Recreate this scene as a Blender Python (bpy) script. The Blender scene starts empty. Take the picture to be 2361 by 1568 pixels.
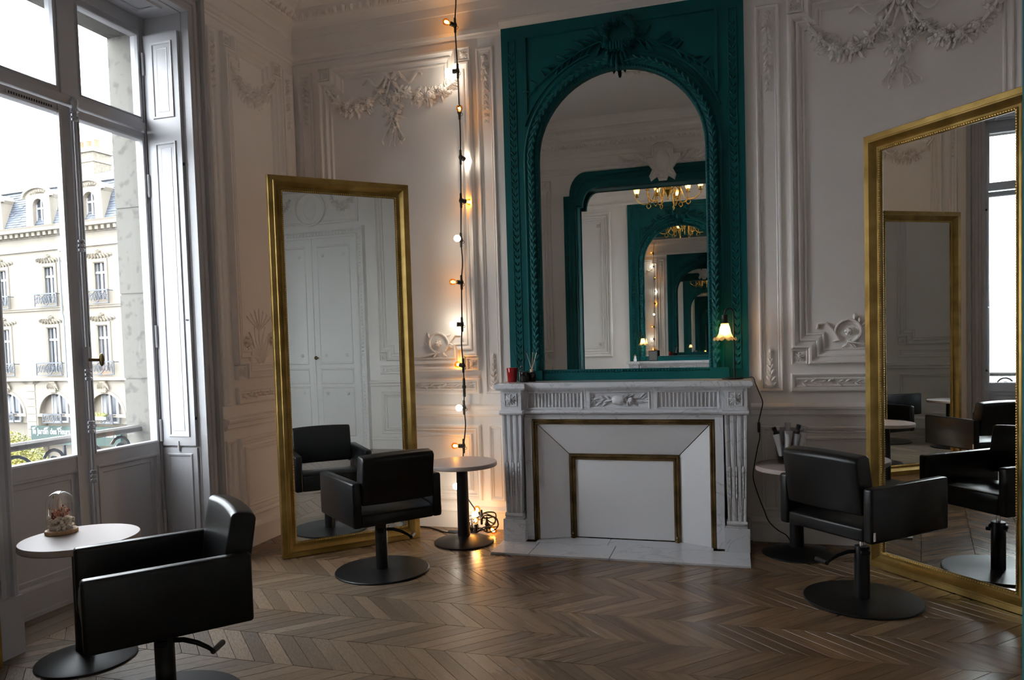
import bpy, bmesh, math, random
from mathutils import Matrix, Vector
random.seed(11)
PI = math.pi
scene = bpy.context.scene
COL = scene.collection

# ------------------------------------------------------------------ camera
# world: x along the fireplace wall, y towards it, z up, metres
cam_d = bpy.data.cameras.new('camera')
cam_d.sensor_fit = 'HORIZONTAL'; cam_d.sensor_width = 36.0
cam_d.lens = 1712.0 / 2361.0 * 36.0
cam_d.shift_y = 77.0 / 2361.0
cam_d.clip_start = 0.02; cam_d.clip_end = 400
cam = bpy.data.objects.new('camera', cam_d); COL.objects.link(cam)
RR = ((0.95810842, -0.01589527, -0.28596432), (0.28488793, -0.04976453, 0.95726818), (-0.02944691, -0.99863448, -0.04315144))
cam.matrix_world = Matrix(((RR[0][0], -RR[0][1], -RR[0][2], 0.0),
                           (RR[1][0], -RR[1][1], -RR[1][2], 0.0),
                           (RR[2][0], -RR[2][1], -RR[2][2], 1.42), (0, 0, 0, 1)))
scene.camera = cam

# ------------------------------------------------------------------ world (bright overcast sky), exposure
SKY = 9.0
wd = bpy.data.worlds.new('world'); scene.world = wd; wd.use_nodes = True
bg = wd.node_tree.nodes['Background']
bg.inputs[0].default_value = (0.90, 0.95, 1.0, 1); bg.inputs[1].default_value = SKY
scene.view_settings.view_transform = 'Standard'; scene.view_settings.look = 'None'
scene.view_settings.gamma = 1.0; scene.view_settings.use_curve_mapping = False
scene.view_settings.exposure = 1.0
cy = scene.cycles
cy.max_bounces = 14; cy.diffuse_bounces = 6; cy.glossy_bounces = 10; cy.transmission_bounces = 10; cy.transparent_max_bounces = 24
cy.caustics_reflective = False; cy.caustics_refractive = False; cy.sample_clamp_indirect = 6.0

# ------------------------------------------------------------------ materials
MATS = {}
def mat(name, col=(.8, .8, .8), rough=.5, metal=0.0, spec=.5, emit=None, estr=0.0, coat=0.0):
    m = bpy.data.materials.new(name); m.use_nodes = True
    b = m.node_tree.nodes['Principled BSDF']
    b.inputs['Base Color'].default_value = (*col, 1); b.inputs['Roughness'].default_value = rough
    b.inputs['Metallic'].default_value = metal; b.inputs['Specular IOR Level'].default_value = spec
    b.inputs['Coat Weight'].default_value = coat
    if emit:
        b.inputs['Emission Color'].default_value = (*emit, 1); b.inputs['Emission Strength'].default_value = estr
    MATS[name] = m
    return m
def nd(m, typ, **kw):
    n = m.node_tree.nodes.new(typ)
    for k, v in kw.items(): setattr(n, k, v)
    return n
def lk(m, a, b): m.node_tree.links.new(a, b)
def bsdf(m): return m.node_tree.nodes['Principled BSDF']
def noise_col(m, c1, c2, scale=6.0, detail=5.0, lo=.35, hi=.65, coord='Object', stretch=(1, 1, 1), rough=None, bump=0.0, bscale=None):
    tc = nd(m, 'ShaderNodeTexCoord'); mp = nd(m, 'ShaderNodeMapping'); mp.inputs['Scale'].default_value = stretch
    lk(m, tc.outputs[coord], mp.inputs[0])
    no = nd(m, 'ShaderNodeTexNoise'); no.inputs['Scale'].default_value = scale; no.inputs['Detail'].default_value = detail
    lk(m, mp.outputs[0], no.inputs['Vector'])
    cr = nd(m, 'ShaderNodeValToRGB'); cr.color_ramp.elements[0].position = lo; cr.color_ramp.elements[1].position = hi
    cr.color_ramp.elements[0].color = (*c1, 1); cr.color_ramp.elements[1].color = (*c2, 1)
    lk(m, no.outputs[0], cr.inputs[0]); lk(m, cr.outputs[0], bsdf(m).inputs['Base Color'])
    if rough:
        mr = nd(m, 'ShaderNodeMapRange'); mr.inputs[3].default_value = rough[0]; mr.inputs[4].default_value = rough[1]
        lk(m, no.outputs[0], mr.inputs[0]); lk(m, mr.outputs[0], bsdf(m).inputs['Roughness'])
    if bump:
        n2 = nd(m, 'ShaderNodeTexNoise'); n2.inputs['Scale'].default_value = bscale or scale * 6; n2.inputs['Detail'].default_value = 3
        lk(m, mp.outputs[0], n2.inputs['Vector'])
        bp = nd(m, 'ShaderNodeBump'); bp.inputs['Strength'].default_value = bump; bp.inputs['Distance'].default_value = .01
        lk(m, n2.outputs[0], bp.inputs['Height']); lk(m, bp.outputs[0], bsdf(m).inputs['Normal'])
    return m

WALL = noise_col(mat('wall_paint', rough=.5), (.82, .785, .76), (.87, .835, .81), 1.3, 3, bump=.03, bscale=60)
CEIL = mat('ceiling_paint', (.84, .81, .78), .7)
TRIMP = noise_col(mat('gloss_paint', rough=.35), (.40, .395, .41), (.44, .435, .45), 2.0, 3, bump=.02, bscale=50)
DOORP = mat('door_paint', (.80, .79, .78), .4)
TEAL = noise_col(mat('teal_paint', rough=.5, spec=.22), (.001, .082, .092), (.0015, .100, .110), 3.0, 3, bump=.04, bscale=60)
GOLD = noise_col(mat('gilt', rough=.36, metal=.75), (.25, .155, .038), (.42, .28, .085), 7.0, 5, rough=(.28, .5), bump=.08, bscale=90)
GOLDHI = mat('gilt_bead', (.68, .46, .15), .3, .85)
LEATHER = noise_col(mat('black_leather', rough=.34, spec=.26), (.005, .005, .0055), (.008, .008, .009), 4.0, 2, bump=.05, bscale=260)
METALB = mat('black_metal', (.007, .007, .008), .40, .0, spec=.28)
CHROME = mat('chrome', (.75, .75, .77), .12, 1.0)
TABLET = noise_col(mat('table_laminate', rough=.46, spec=.3), (.40, .34, .325), (.44, .38, .365), 2.0, 3)
TABLEE = mat('table_edge', (.40, .32, .28), .5)
PLASTB = mat('black_plastic', (.012, .012, .012), .4)
RUBBER = mat('black_rubber', (.010, .010, .010), .55)
LACQ = noise_col(mat('white_lacquer', rough=.25), (.74, .73, .75), (.79, .78, .80), 1.2, 2)
BRASS = noise_col(mat('old_brass', rough=.35, metal=.9), (.10, .065, .025), (.26, .18, .08), 9.0, 4)
BRASSC = noise_col(mat('bright_brass', rough=.25, metal=.95), (.62, .38, .08), (.85, .56, .17), 20.0, 2)
DARKGAP = mat('dark_gap', (.02, .018, .016), .9)  # near-black for plank gaps, vent slots and the fireplace backing
CORKL = noise_col(mat('cork_wood', rough=.6), (.36, .21, .09), (.55, .36, .18), 30, 3)
IRON = mat('dark_iron', (.045, .05, .06), .5, .3)
def marble(name, base, vein, sc):
    m = mat(name, base, .22)
    tc = nd(m, 'ShaderNodeTexCoord'); mp = nd(m, 'ShaderNodeMapping'); mp.inputs['Rotation'].default_value = (.3, .5, .7)
    lk(m, tc.outputs['Object'], mp.inputs[0])
    n1 = nd(m, 'ShaderNodeTexNoise'); n1.inputs['Scale'].default_value = sc; n1.inputs['Detail'].default_value = 8; n1.inputs['Distortion'].default_value = 1.6
    lk(m, mp.outputs[0], n1.inputs['Vector'])
    sb = nd(m, 'ShaderNodeMath', operation='SUBTRACT'); sb.inputs[1].default_value = .5; lk(m, n1.outputs[0], sb.inputs[0])
    ab = nd(m, 'ShaderNodeMath', operation='ABSOLUTE'); lk(m, sb.outputs[0], ab.inputs[0])
    cr = nd(m, 'ShaderNodeValToRGB'); e = cr.color_ramp.elements
    e[0].position = 0.0; e[0].color = (*vein, 1); e[1].position = .016; e[1].color = (*base, 1)
    lk(m, ab.outputs[0], cr.inputs[0])
    n2 = nd(m, 'ShaderNodeTexNoise'); n2.inputs['Scale'].default_value = sc * 3; n2.inputs['Detail'].default_value = 5; lk(m, mp.outputs[0], n2.inputs['Vector'])
    mx = nd(m, 'ShaderNodeMix', data_type='RGBA'); mx.inputs[6].default_value = (base[0]*.90, base[1]*.905, base[2]*.92, 1)
    lk(m, n2.outputs[0], mx.inputs[0]); lk(m, cr.outputs[0], mx.inputs[7]); lk(m, mx.outputs[2], bsdf(m).inputs['Base Color'])
    return m
MARBLE = marble('white_marble', (.66, .66, .68), (.34, .34, .37), 3.4)
HEARTHM = marble('hearth_marble', (.68, .69, .72), (.42, .42, .46), 1.8)
MIRROR = mat('mirror_silver', (.80, .83, .81), .004, 1.0)
MIRROR2 = mat('old_mirror_silver', (.76, .77, .75), .006, 1.0)
tcm = nd(MIRROR, 'ShaderNodeTexCoord'); nm = nd(MIRROR, 'ShaderNodeTexNoise'); nm.inputs['Scale'].default_value = 1.1; nm.inputs['Detail'].default_value = 0
bm_ = nd(MIRROR, 'ShaderNodeBump'); bm_.inputs['Strength'].default_value = .06; bm_.inputs['Distance'].default_value = .02
lk(MIRROR, tcm.outputs['Object'], nm.inputs['Vector']); lk(MIRROR, nm.outputs[0], bm_.inputs['Height']); lk(MIRROR, bm_.outputs[0], bsdf(MIRROR).inputs['Normal'])

def clear(name, tint, gloss=.07, rough=.02):
    m = bpy.data.materials.new(name); m.use_nodes = True; t = m.node_tree; t.nodes.remove(t.nodes['Principled BSDF'])
    tr = nd(m, 'ShaderNodeBsdfTransparent'); tr.inputs[0].default_value = (*tint, 1)
    gl = nd(m, 'ShaderNodeBsdfGlossy'); gl.inputs['Roughness'].default_value = rough
    lw = nd(m, 'ShaderNodeLayerWeight'); lw.inputs[0].default_value = .18
    mr = nd(m, 'ShaderNodeMapRange'); mr.inputs[3].default_value = gloss * .5; mr.inputs[4].default_value = min(1, gloss * 6)
    lk(m, lw.outputs['Facing'], mr.inputs[0])
    mx = nd(m, 'ShaderNodeMixShader'); lk(m, mr.outputs[0], mx.inputs[0]); lk(m, tr.outputs[0], mx.inputs[1]); lk(m, gl.outputs[0], mx.inputs[2])
    lk(m, mx.outputs[0], t.nodes['Material Output'].inputs[0]); MATS[name] = m
    return m
PANE = clear('window_glass', (.97, .98, .98), .05)
CLEARG = clear('clear_glass', (.95, .96, .96), .12)
AMBERG = clear('amber_glass', (1.0, .62, .18), .06)
REDG = mat('red_glass', (.30, .004, .008), .12, coat=.5)
def emis(name, col, s):
    m = bpy.data.materials.new(name); m.use_nodes = True; t = m.node_tree; t.nodes.remove(t.nodes['Principled BSDF'])
    e = nd(m, 'ShaderNodeEmission'); e.inputs[0].default_value = (*col, 1); e.inputs[1].default_value = s
    lk(m, e.outputs[0], t.nodes['Material Output'].inputs[0]); MATS[name] = m
    return m
BULBW = emis('frosted_bulb_light', (1.0, .88, .70), 20)
FILAM = emis('filament_light', (1.0, .64, .28), 110)
LAMPB = emis('lamp_bulb_light', (1.0, .66, .28), 26)
CHANB = emis('chandelier_bulb_light', (1.0, .66, .28), 22)
def frosted(name, col):
    m = bpy.data.materials.new(name); m.use_nodes = True; t = m.node_tree; t.nodes.remove(t.nodes['Principled BSDF'])
    a = nd(m, 'ShaderNodeBsdfTranslucent'); a.inputs[0].default_value = (*col, 1)
    b = nd(m, 'ShaderNodeBsdfDiffuse'); b.inputs[0].default_value = (*col, 1)
    c = nd(m, 'ShaderNodeBsdfTransparent')
    x = nd(m, 'ShaderNodeMixShader'); x.inputs[0].default_value = .35; lk(m, a.outputs[0], x.inputs[1]); lk(m, b.outputs[0], x.inputs[2])
    y = nd(m, 'ShaderNodeMixShader'); y.inputs[0].default_value = .25; lk(m, x.outputs[0], y.inputs[1]); lk(m, c.outputs[0], y.inputs[2])
    lk(m, y.outputs[0], t.nodes['Material Output'].inputs[0]); MATS[name] = m
    return m
FROST = frosted('frosted_shade_glass', (.95, .80, .55))
# floor: worn oak, grain along each plank (uv), shade varies per plank
OAK = mat('worn_oak', rough=.3)
def build_oak(m):
    uv = nd(m, 'ShaderNodeUVMap'); oi = nd(m, 'ShaderNodeObjectInfo'); at = nd(m, 'ShaderNodeAttribute', attribute_name='rnd')
    ad = nd(m, 'ShaderNodeMath', operation='ADD'); lk(m, oi.outputs['Random'], ad.inputs[0]); lk(m, at.outputs['Fac'], ad.inputs[1])
    fr = nd(m, 'ShaderNodeMath', operation='FRACT'); lk(m, ad.outputs[0], fr.inputs[0])
    cm = nd(m, 'ShaderNodeCombineXYZ'); ml = nd(m, 'ShaderNodeMath', operation='MULTIPLY'); ml.inputs[1].default_value = 37.0
    lk(m, fr.outputs[0], ml.inputs[0]); lk(m, ml.outputs[0], cm.inputs[0]); lk(m, ml.outputs[0], cm.inputs[1])
    va = nd(m, 'ShaderNodeVectorMath', operation='ADD'); lk(m, uv.outputs[0], va.inputs[0]); lk(m, cm.outputs[0], va.inputs[1])
    mp = nd(m, 'ShaderNodeMapping'); mp.inputs['Scale'].default_value = (3.0, 34, 1); lk(m, va.outputs[0], mp.inputs[0])
    gr = nd(m, 'ShaderNodeTexNoise'); gr.inputs['Scale'].default_value = 1.0; gr.inputs['Detail'].default_value = 6; lk(m, mp.outputs[0], gr.inputs['Vector'])
    cr = nd(m, 'ShaderNodeValToRGB'); e = cr.color_ramp.elements
    e[0].position = .25; e[0].color = (.135, .079, .041, 1); e[1].position = .75; e[1].color = (.235, .148, .083, 1)
    lk(m, gr.outputs[0], cr.inputs[0])
    mr = nd(m, 'ShaderNodeMapRange'); mr.inputs[3].default_value = .62; mr.inputs[4].default_value = 1.25; lk(m, fr.outputs[0], mr.inputs[0])
    mx = nd(m, 'ShaderNodeMix', data_type='RGBA', blend_type='MULTIPLY'); mx.inputs[0].default_value = 1.0
    lk(m, cr.outputs[0], mx.inputs[6]); lk(m, mr.outputs[0], mx.inputs[7])
    # worn grey, varnish gone, plus the window's reflection painted in (strong on that side)
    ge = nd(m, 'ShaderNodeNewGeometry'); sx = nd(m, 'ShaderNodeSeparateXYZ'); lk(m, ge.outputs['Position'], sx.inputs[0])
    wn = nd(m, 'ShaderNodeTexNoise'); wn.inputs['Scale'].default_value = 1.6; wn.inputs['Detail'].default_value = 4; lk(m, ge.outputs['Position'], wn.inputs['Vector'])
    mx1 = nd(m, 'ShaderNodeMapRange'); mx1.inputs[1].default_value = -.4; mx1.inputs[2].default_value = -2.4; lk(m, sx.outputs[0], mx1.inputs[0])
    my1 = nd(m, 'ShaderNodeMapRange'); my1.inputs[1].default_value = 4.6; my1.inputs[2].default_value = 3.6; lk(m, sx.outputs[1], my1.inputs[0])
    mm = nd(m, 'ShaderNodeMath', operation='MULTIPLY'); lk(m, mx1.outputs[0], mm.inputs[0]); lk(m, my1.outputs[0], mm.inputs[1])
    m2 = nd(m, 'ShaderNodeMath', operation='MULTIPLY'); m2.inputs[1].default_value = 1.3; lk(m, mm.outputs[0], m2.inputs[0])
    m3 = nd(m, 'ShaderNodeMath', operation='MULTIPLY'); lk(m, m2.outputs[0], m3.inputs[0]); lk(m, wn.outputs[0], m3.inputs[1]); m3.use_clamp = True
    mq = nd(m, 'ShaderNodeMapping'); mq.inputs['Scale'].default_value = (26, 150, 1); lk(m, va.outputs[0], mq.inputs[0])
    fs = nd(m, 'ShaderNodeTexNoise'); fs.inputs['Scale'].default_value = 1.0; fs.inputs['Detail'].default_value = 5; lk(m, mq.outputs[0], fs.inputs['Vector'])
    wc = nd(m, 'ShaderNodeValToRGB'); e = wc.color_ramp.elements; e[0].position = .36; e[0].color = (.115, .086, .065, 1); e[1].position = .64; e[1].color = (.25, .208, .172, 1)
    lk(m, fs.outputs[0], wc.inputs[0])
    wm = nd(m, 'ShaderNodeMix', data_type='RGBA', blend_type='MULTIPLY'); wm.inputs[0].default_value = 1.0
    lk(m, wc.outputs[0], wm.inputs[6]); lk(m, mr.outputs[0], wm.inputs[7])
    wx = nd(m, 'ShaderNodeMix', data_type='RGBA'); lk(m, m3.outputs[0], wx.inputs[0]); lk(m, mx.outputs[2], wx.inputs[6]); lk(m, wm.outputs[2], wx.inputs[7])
    lk(m, wx.outputs[2], bsdf(m).inputs['Base Color'])
    ro = nd(m, 'ShaderNodeMapRange'); ro.inputs[3].default_value = .17; ro.inputs[4].default_value = .5
    ra = nd(m, 'ShaderNodeMath', operation='MULTIPLY_ADD'); ra.inputs[1].default_value = .35; lk(m, gr.outputs[0], ra.inputs[0]); lk(m, m3.outputs[0], ra.inputs[2])
    lk(m, ra.outputs[0], ro.inputs[0]); lk(m, ro.outputs[0], bsdf(m).inputs['Roughness'])
    bp = nd(m, 'ShaderNodeBump'); bp.inputs['Strength'].default_value = .12; bp.inputs['Distance'].default_value = .004
    lk(m, gr.outputs[0], bp.inputs['Height']); lk(m, bp.outputs[0], bsdf(m).inputs['Normal'])
build_oak(OAK)
# outdoors
STONE = noise_col(mat('pale_limestone', rough=.9), (.2,.18,.16),(.26,.24,.21), 5, 6, bump=.15)
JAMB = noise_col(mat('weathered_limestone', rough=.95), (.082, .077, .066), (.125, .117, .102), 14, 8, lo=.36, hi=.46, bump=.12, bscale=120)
FACADE = noise_col(mat('facade_limestone', rough=.9), (.138, .119, .094), (.158, .138, .111), .8, 6)
FACADE2 = noise_col(mat('carved_limestone', rough=.9), (.10, .086, .066), (.165, .143, .112), 9, 6)
SLATE = noise_col(mat('slate', rough=.6), (.028, .034, .045), (.055, .062, .078), 1.2, 6)
ZINC = mat('zinc', (.062, .068, .074), .5)
WHITEW = mat('white_joinery', (.24, .24, .245), .5)
DGLASS = mat('far_window_glass', (.03, .033, .04), .1, spec=.3)
CURT = mat('far_curtain', (.14, .137, .133), .8)
AWN = mat('green_awning', (.009, .026, .021), .7)
LETTER = mat('white_lettering', (.26, .27, .26), .7)
POTT = mat('terracotta', (.17, .10, .055), .8)
LEAFY = noise_col(mat('yellow_green_leaf', rough=.6), (.055, .065, .012), (.17, .15, .02), 1.5, 3, coord='Object')
BARK = mat('bark', (.10, .075, .05), .9)
ROADM = mat('asphalt', (.07, .07, .072), .9)
RAILW = noise_col(mat('weathered_rail', rough=.85), (.11, .10, .092), (.17, .158, .148), 20, 5, stretch=(1, .15, 1), bump=.2)

# ------------------------------------------------------------------ mesh builder
class MB:
    def __init__(s, M=None): s.v = []; s.f = []; s.M = M
    def add(s, vs, fs):
        n = len(s.v); s.v += [tuple(p) for p in vs]; s.f += [tuple(i + n for i in q) for q in fs]
    def box(s, x0, x1, y0, y1, z0, z1):
        s.add([(x0, y0, z0), (x1, y0, z0), (x1, y1, z0), (x0, y1, z0), (x0, y0, z1), (x1, y0, z1), (x1, y1, z1), (x0, y1, z1)],
              [(0, 3, 2, 1), (4, 5, 6, 7), (0, 1, 5, 4), (1, 2, 6, 5), (2, 3, 7, 6), (3, 0, 4, 7)])
    def loops(s, L, closed=True, cap0=False, cap1=False):
        n = len(L[0]); base = len(s.v)
        for l in L: s.v += [tuple(p) for p in l]
        for a in range(len(L) - 1):
            for i in range(n if closed else n - 1):
                j = (i + 1) % n
                s.f.append((base + a*n + i, base + a*n + j, base + (a+1)*n + j, base + (a+1)*n + i))
        if cap0: s.f.append(tuple(base + i for i in reversed(range(n))))
        if cap1: s.f.append(tuple(base + (len(L)-1)*n + i for i in range(n)))
    def ring(s, poly, prof, cap=False):            # poly (u,z) ccw; prof [(inset, out)]
        s.loops([[(p[0], o, p[1]) for p in inset(poly, d)] for d, o in prof], True, False, cap)
    def run(s, prof, u0, u1):                      # prof [(out, z)] extruded along u
        s.loops([[(u, o, z) for o, z in prof] for u in (u0, u1)], True, True, True)
    def runz(s, prof, z0, z1):                     # prof [(u, out)] extruded along z
        s.loops([[(u, o, z) for u, o in prof] for z in (z0, z1)], True, True, True)
    def lathe(s, prof, n=16, c=(0, 0, 0), caps=True):
        s.loops([[(c[0] + r*math.cos(2*PI*i/n), c[1] + r*math.sin(2*PI*i/n), c[2] + z) for i in range(n)] for r, z in prof], True, caps, caps)
    def cyl(s, a, b, r, r2=None, n=10):
        s.tube([a, b], [r, r if r2 is None else r2], n)
    def tube(s, pts, r, n=8, closed=False, caps=True):
        P = [Vector(p) for p in pts]; m = len(P); L = []; up = None
        for i, p in enumerate(P):
            if closed: t = P[(i+1) % m] - P[i-1]
            else: t = P[min(i+1, m-1)] - P[max(i-1, 0)]
            if t.length < 1e-9: t = Vector((0, 0, 1))
            t.normalize()
            if up is None: up = Vector((0, 0, 1)) if abs(t.z) < .9 else Vector((1, 0, 0))
            a = up - t * up.dot(t)
            if a.length < 1e-6: a = t.orthogonal()
            a.normalize(); up = a; b = t.cross(a)
            rr = r[i] if isinstance(r, (list, tuple)) else r
            L.append([p + (a*math.cos(2*PI*k/n) + b*math.sin(2*PI*k/n)) * rr for k in range(n)])
        if closed: L.append(L[0])
        s.loops(L, True, caps and not closed, caps and not closed)
    def ell(s, c, r, nu=8, nv=5, ax=None):
        if not isinstance(r, (tuple, list)): r = (r, r, r)
        X, Y, Z = ax if ax else (Vector((1, 0, 0)), Vector((0, 1, 0)), Vector((0, 0, 1)))
        c = Vector(c); V = [c - Z*r[2]]
        for j in range(1, nv):
            t = -PI/2 + PI*j/nv
            for i in range(nu):
                a = 2*PI*i/nu
                V.append(c + X*(r[0]*math.cos(t)*math.cos(a)) + Y*(r[1]*math.cos(t)*math.sin(a)) + Z*(r[2]*math.sin(t)))
        V.append(c + Z*r[2]); F = []
        for i in range(nu): F.append((0, 1 + (i+1) % nu, 1 + i))
        for j in range(nv - 2):
            for i in range(nu):
                a = 1 + j*nu + i; b = 1 + j*nu + (i+1) % nu
                F.append((a, b, b + nu, a + nu))
        k = 1 + (nv-2)*nu; e = len(V) - 1
        for i in range(nu): F.append((k + i, k + (i+1) % nu, e))
        s.add(V, F)
    # relief ornaments lie in the u-z plane and rise towards +o
    def leaf(s, u, z, ang, ln, wd, o=0.0, lift=.01, curl=0.0):
        c, d = math.cos(ang), math.sin(ang); V = []
        for k, (t, w) in enumerate(((0, .12), (.3, .8), (.6, 1), (.85, .5))):
            hh = o + lift * (math.sin(PI * min(1, t*1.05 + .12))) 
            cu = curl * t * t * ln
            for sgn, ho in ((-1, -.55), (0, 1.0), (1, -.55)):
                x = t * ln; y = sgn * w * wd / 2 + cu
                V.append((u + c*x - d*y, o + (hh - o) * (1 if sgn == 0 else .15), z + d*x + c*y))
        V.append((u + c*ln - d*curl*ln, o + lift*.2, z + d*ln + c*curl*ln))
        F = []
        for k in range(3):
            a = k*3
            F += [(a, a+1, a+4, a+3), (a+1, a+2, a+5, a+4)]
        F += [(9, 10, 12), (10, 11, 12)]
        n = len(V); V += [(p[0], o - .004, p[2]) for p in V]
        F2 = [tuple(reversed([i + n for i in q])) for q in F]
        rim = [0, 3, 6, 9, 12, 11, 8, 5, 2, 1]
        F3 = [(rim[i], rim[(i+1) % 10], rim[(i+1) % 10] + n, rim[i] + n) for i in range(10)]
        s.add(V, F + F2 + F3)
    def rose(s, u, z, r, o=0.0, rot=0.0, rings=2):
        Y = Vector((0, 1, 0))
        s.ell((u, o + r*.45, z), (r*.34, r*.34, r*.34), 7, 4)
        for q in range(rings):
            n = 5 + q; rad = r * (.36 + .3*q)
            for i in range(n):
                a = rot + 2*PI*(i + .5*q)/n
                R = Vector((math.cos(a), 0, math.sin(a))); T = Vector((-math.sin(a), 0, math.cos(a)))
                s.ell(Vector((u, o + r*(.42 - .22*q), z)) + R*rad, (r*.16, r*.36, r*.30), 6, 4, ((R*.8 + Y*.55).normalized(), (Y*.9 - R*.45).normalized(), T))
    def bar(s, pts, w, h, o=0.0):                  # flat strap relief along (u,z) points
        P = [Vector((p[0], 0, p[1])) for p in pts]; m = len(P); L = []
        for i, p in enumerate(P):
            t = (P[min(i+1, m-1)] - P[max(i-1, 0)]).normalized(); nrm = Vector((-t.z, 0, t.x)); ww = w[i] if isinstance(w, (list, tuple)) else w
            L.append([p + nrm*(-ww/2) + Vector((0, o, 0)), p + nrm*(-ww/3) + Vector((0, o + h, 0)), p + nrm*(ww/3) + Vector((0, o + h, 0)), p + nrm*(ww/2) + Vector((0, o, 0))])
        s.loops(L, True, True, True)
    def build(s, name, m, parent=None, smooth=30, kind=None, bevel=0.0, seg=2, label=None, recalc=True):
        me = bpy.data.meshes.new(name)
        vs = [tuple(s.M @ Vector(p)) for p in s.v] if s.M else s.v
        me.from_pydata(vs, [], s.f)
        if recalc or bevel:
            b = bmesh.new(); b.from_mesh(me)
            if recalc: bmesh.ops.recalc_face_normals(b, faces=b.faces)
            if bevel:
                ed = [e for e in b.edges if len(e.link_faces) == 2 and e.calc_face_angle(0) > .6]
                bmesh.ops.bevel(b, geom=ed, offset=bevel, segments=seg, profile=.5, affect='EDGES', clamp_overlap=True)
            b.to_mesh(me); b.free()
        me.materials.append(m)
        if smooth:
            me.shade_smooth(); me.set_sharp_from_angle(angle=math.radians(smooth))
        return link(name, me, parent, kind, label)

def inset(poly, d):
    n = len(poly); out = []
    for i in range(n):
        a, b, c = Vector(poly[i-1]), Vector(poly[i]), Vector(poly[(i+1) % n])
        e1 = (b - a).normalized(); e2 = (c - b).normalized()
        n1 = Vector((-e1.y, e1.x)); n2 = Vector((-e2.y, e2.x))
        k = (n1 + n2); den = 1 + n1.dot(n2)
        out.append(tuple(b + k * (d / den)) if den > 1e-5 else tuple(b + n1 * d))
    return out
def rect(u0, u1, z0, z1): return [(u0, z0), (u1, z0), (u1, z1), (u0, z1)]
def notch(u0, u1, z0, z1, k):
    return [(u0+k, z0), (u1-k, z0), (u1-k, z0+k), (u1, z0+k), (u1, z1-k), (u1-k, z1-k), (u1-k, z1), (u0+k, z1), (u0+k, z1-k), (u0, z1-k), (u0, z0+k), (u0+k, z0+k)]
def link(name, data, parent=None, kind=None, label=None):
    o = bpy.data.objects.new(name, data); COL.objects.link(o)
    if parent is not None: o.parent = parent
    if kind: o['kind'] = kind
    if label: o['label'] = label
    return o
def tag(o, label, cat, group=None, kind=None):
    o['label'] = label; o['category'] = cat
    if group: o['group'] = group
    if kind: o['kind'] = kind
    return o
def thing(name, label, cat, loc=(0, 0, 0), rz=0.0, group=None, kind=None):
    o = bpy.data.objects.new(name, None); COL.objects.link(o); o.empty_display_size = .1
    o.location = loc; o.rotation_euler = (0, 0, rz)
    return tag(o, label, cat, group, kind)
def dup(root, loc=None, rz=None, label=None, group=None, parent=None):
    r = root.copy(); COL.objects.link(r); r.parent = parent
    if loc is not None: r.location = loc
    if rz is not None: r.rotation_euler = (0, 0, rz)
    if label: r['label'] = label
    if group: r['group'] = group
    for ch in list(root.children): dup(ch, parent=r)
    return r
def frameM(O, U, N): return Matrix(((U[0], N[0], 0, O[0]), (U[1], N[1], 0, O[1]), (U[2], N[2], 1, O[2]), (0, 0, 0, 1)))
# ------------------------------------------------------------------ room shell
YA, XL, XR, YB, ZC = 5.318, -3.351, 1.95, -1.77, 4.30       # fireplace wall, window wall, door wall, far room wall, ceiling
PF, PB = .80, .50                                           # partition faces
OX0, OX1, OZ = -1.98, .285, 3.48                            # opening in the partition
MA = frameM((0, YA, 0), (1, 0, 0), (0, -1, 0))              # local (u, out, z) -> world
ML = frameM((XL, 0, 0), (0, 1, 0), (1, 0, 0))
MR = frameM((XR, 0, 0), (0, 1, 0), (-1, 0, 0))
MP = frameM((0, PF, 0), (1, 0, 0), (0, 1, 0))
MQ = frameM((0, PB, 0), (1, 0, 0), (0, -1, 0))
MW = frameM((0, YB, 0), (1, 0, 0), (0, 1, 0))

def wall(name, label, M, rects, th):
    m = MB(M)
    for (u0, u1, z0, z1) in rects: m.box(u0, u1, -th, 0, z0, z1)
    o = m.build(name, WALL, smooth=0); tag(o, label, 'wall', kind='structure')
    return o
WIN1, FILLWIN2 = (2.68, 4.05), (-.80, .22)  # the second is an unseen window added to help light the walls
WZ = 3.58
wall_back = wall('wall_back', 'off-white panelled fireplace wall with plaster garlands', MA, [(XL - .2, XR + .2, 0, ZC)], .2)
wall_left = wall('wall_left', 'off-white panelled window wall with plaster mouldings', ML,
                 [(YB, FILLWIN2[0], 0, ZC), (FILLWIN2[0], FILLWIN2[1], WZ, ZC), (FILLWIN2[1], WIN1[0], 0, ZC), (WIN1[0], WIN1[1], WZ, ZC), (WIN1[1], YA, 0, ZC),
                  (WIN1[0], WIN1[1], -.2, -.04), (FILLWIN2[0], FILLWIN2[1], -.2, -.04)], .34)
DOOR = (.955, 2.315, 2.92)
FILLWIN3 = (-1.00, .18)  # unseen window added so more daylight fills the room through the opening
wall_right = wall('wall_right', 'off-white panelled wall with the double door', MR,
                  [(YB, FILLWIN3[0], 0, ZC), (FILLWIN3[0], FILLWIN3[1], WZ, ZC), (FILLWIN3[1], YA, 0, ZC)], .34)
wall_front = wall('wall_front', 'off-white partition wall with the wide teal-framed opening', MP,
                  [(XL, OX0, 0, ZC), (OX0, OX1, OZ, ZC), (OX1, XR, 0, ZC)], PF - PB)
wall_rear = wall('wall_rear', 'off-white panelled fireplace wall of the second room', MW, [(XL - .2, XR + .2, 0, ZC)], .2)
m = MB(); m.box(XL - .55, XR + .36, YB - .2, YA + .2, ZC, ZC + .15); ceiling = m.build('ceiling', CEIL, smooth=0)
tag(ceiling, 'plain off-white plaster ceiling', 'ceiling', kind='structure')
m = MB(); m.box(XL - .36, XR + .36, YB - .2, YA + .2, -.12, -.012); floor = m.build('floor', DARKGAP, smooth=0)
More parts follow.
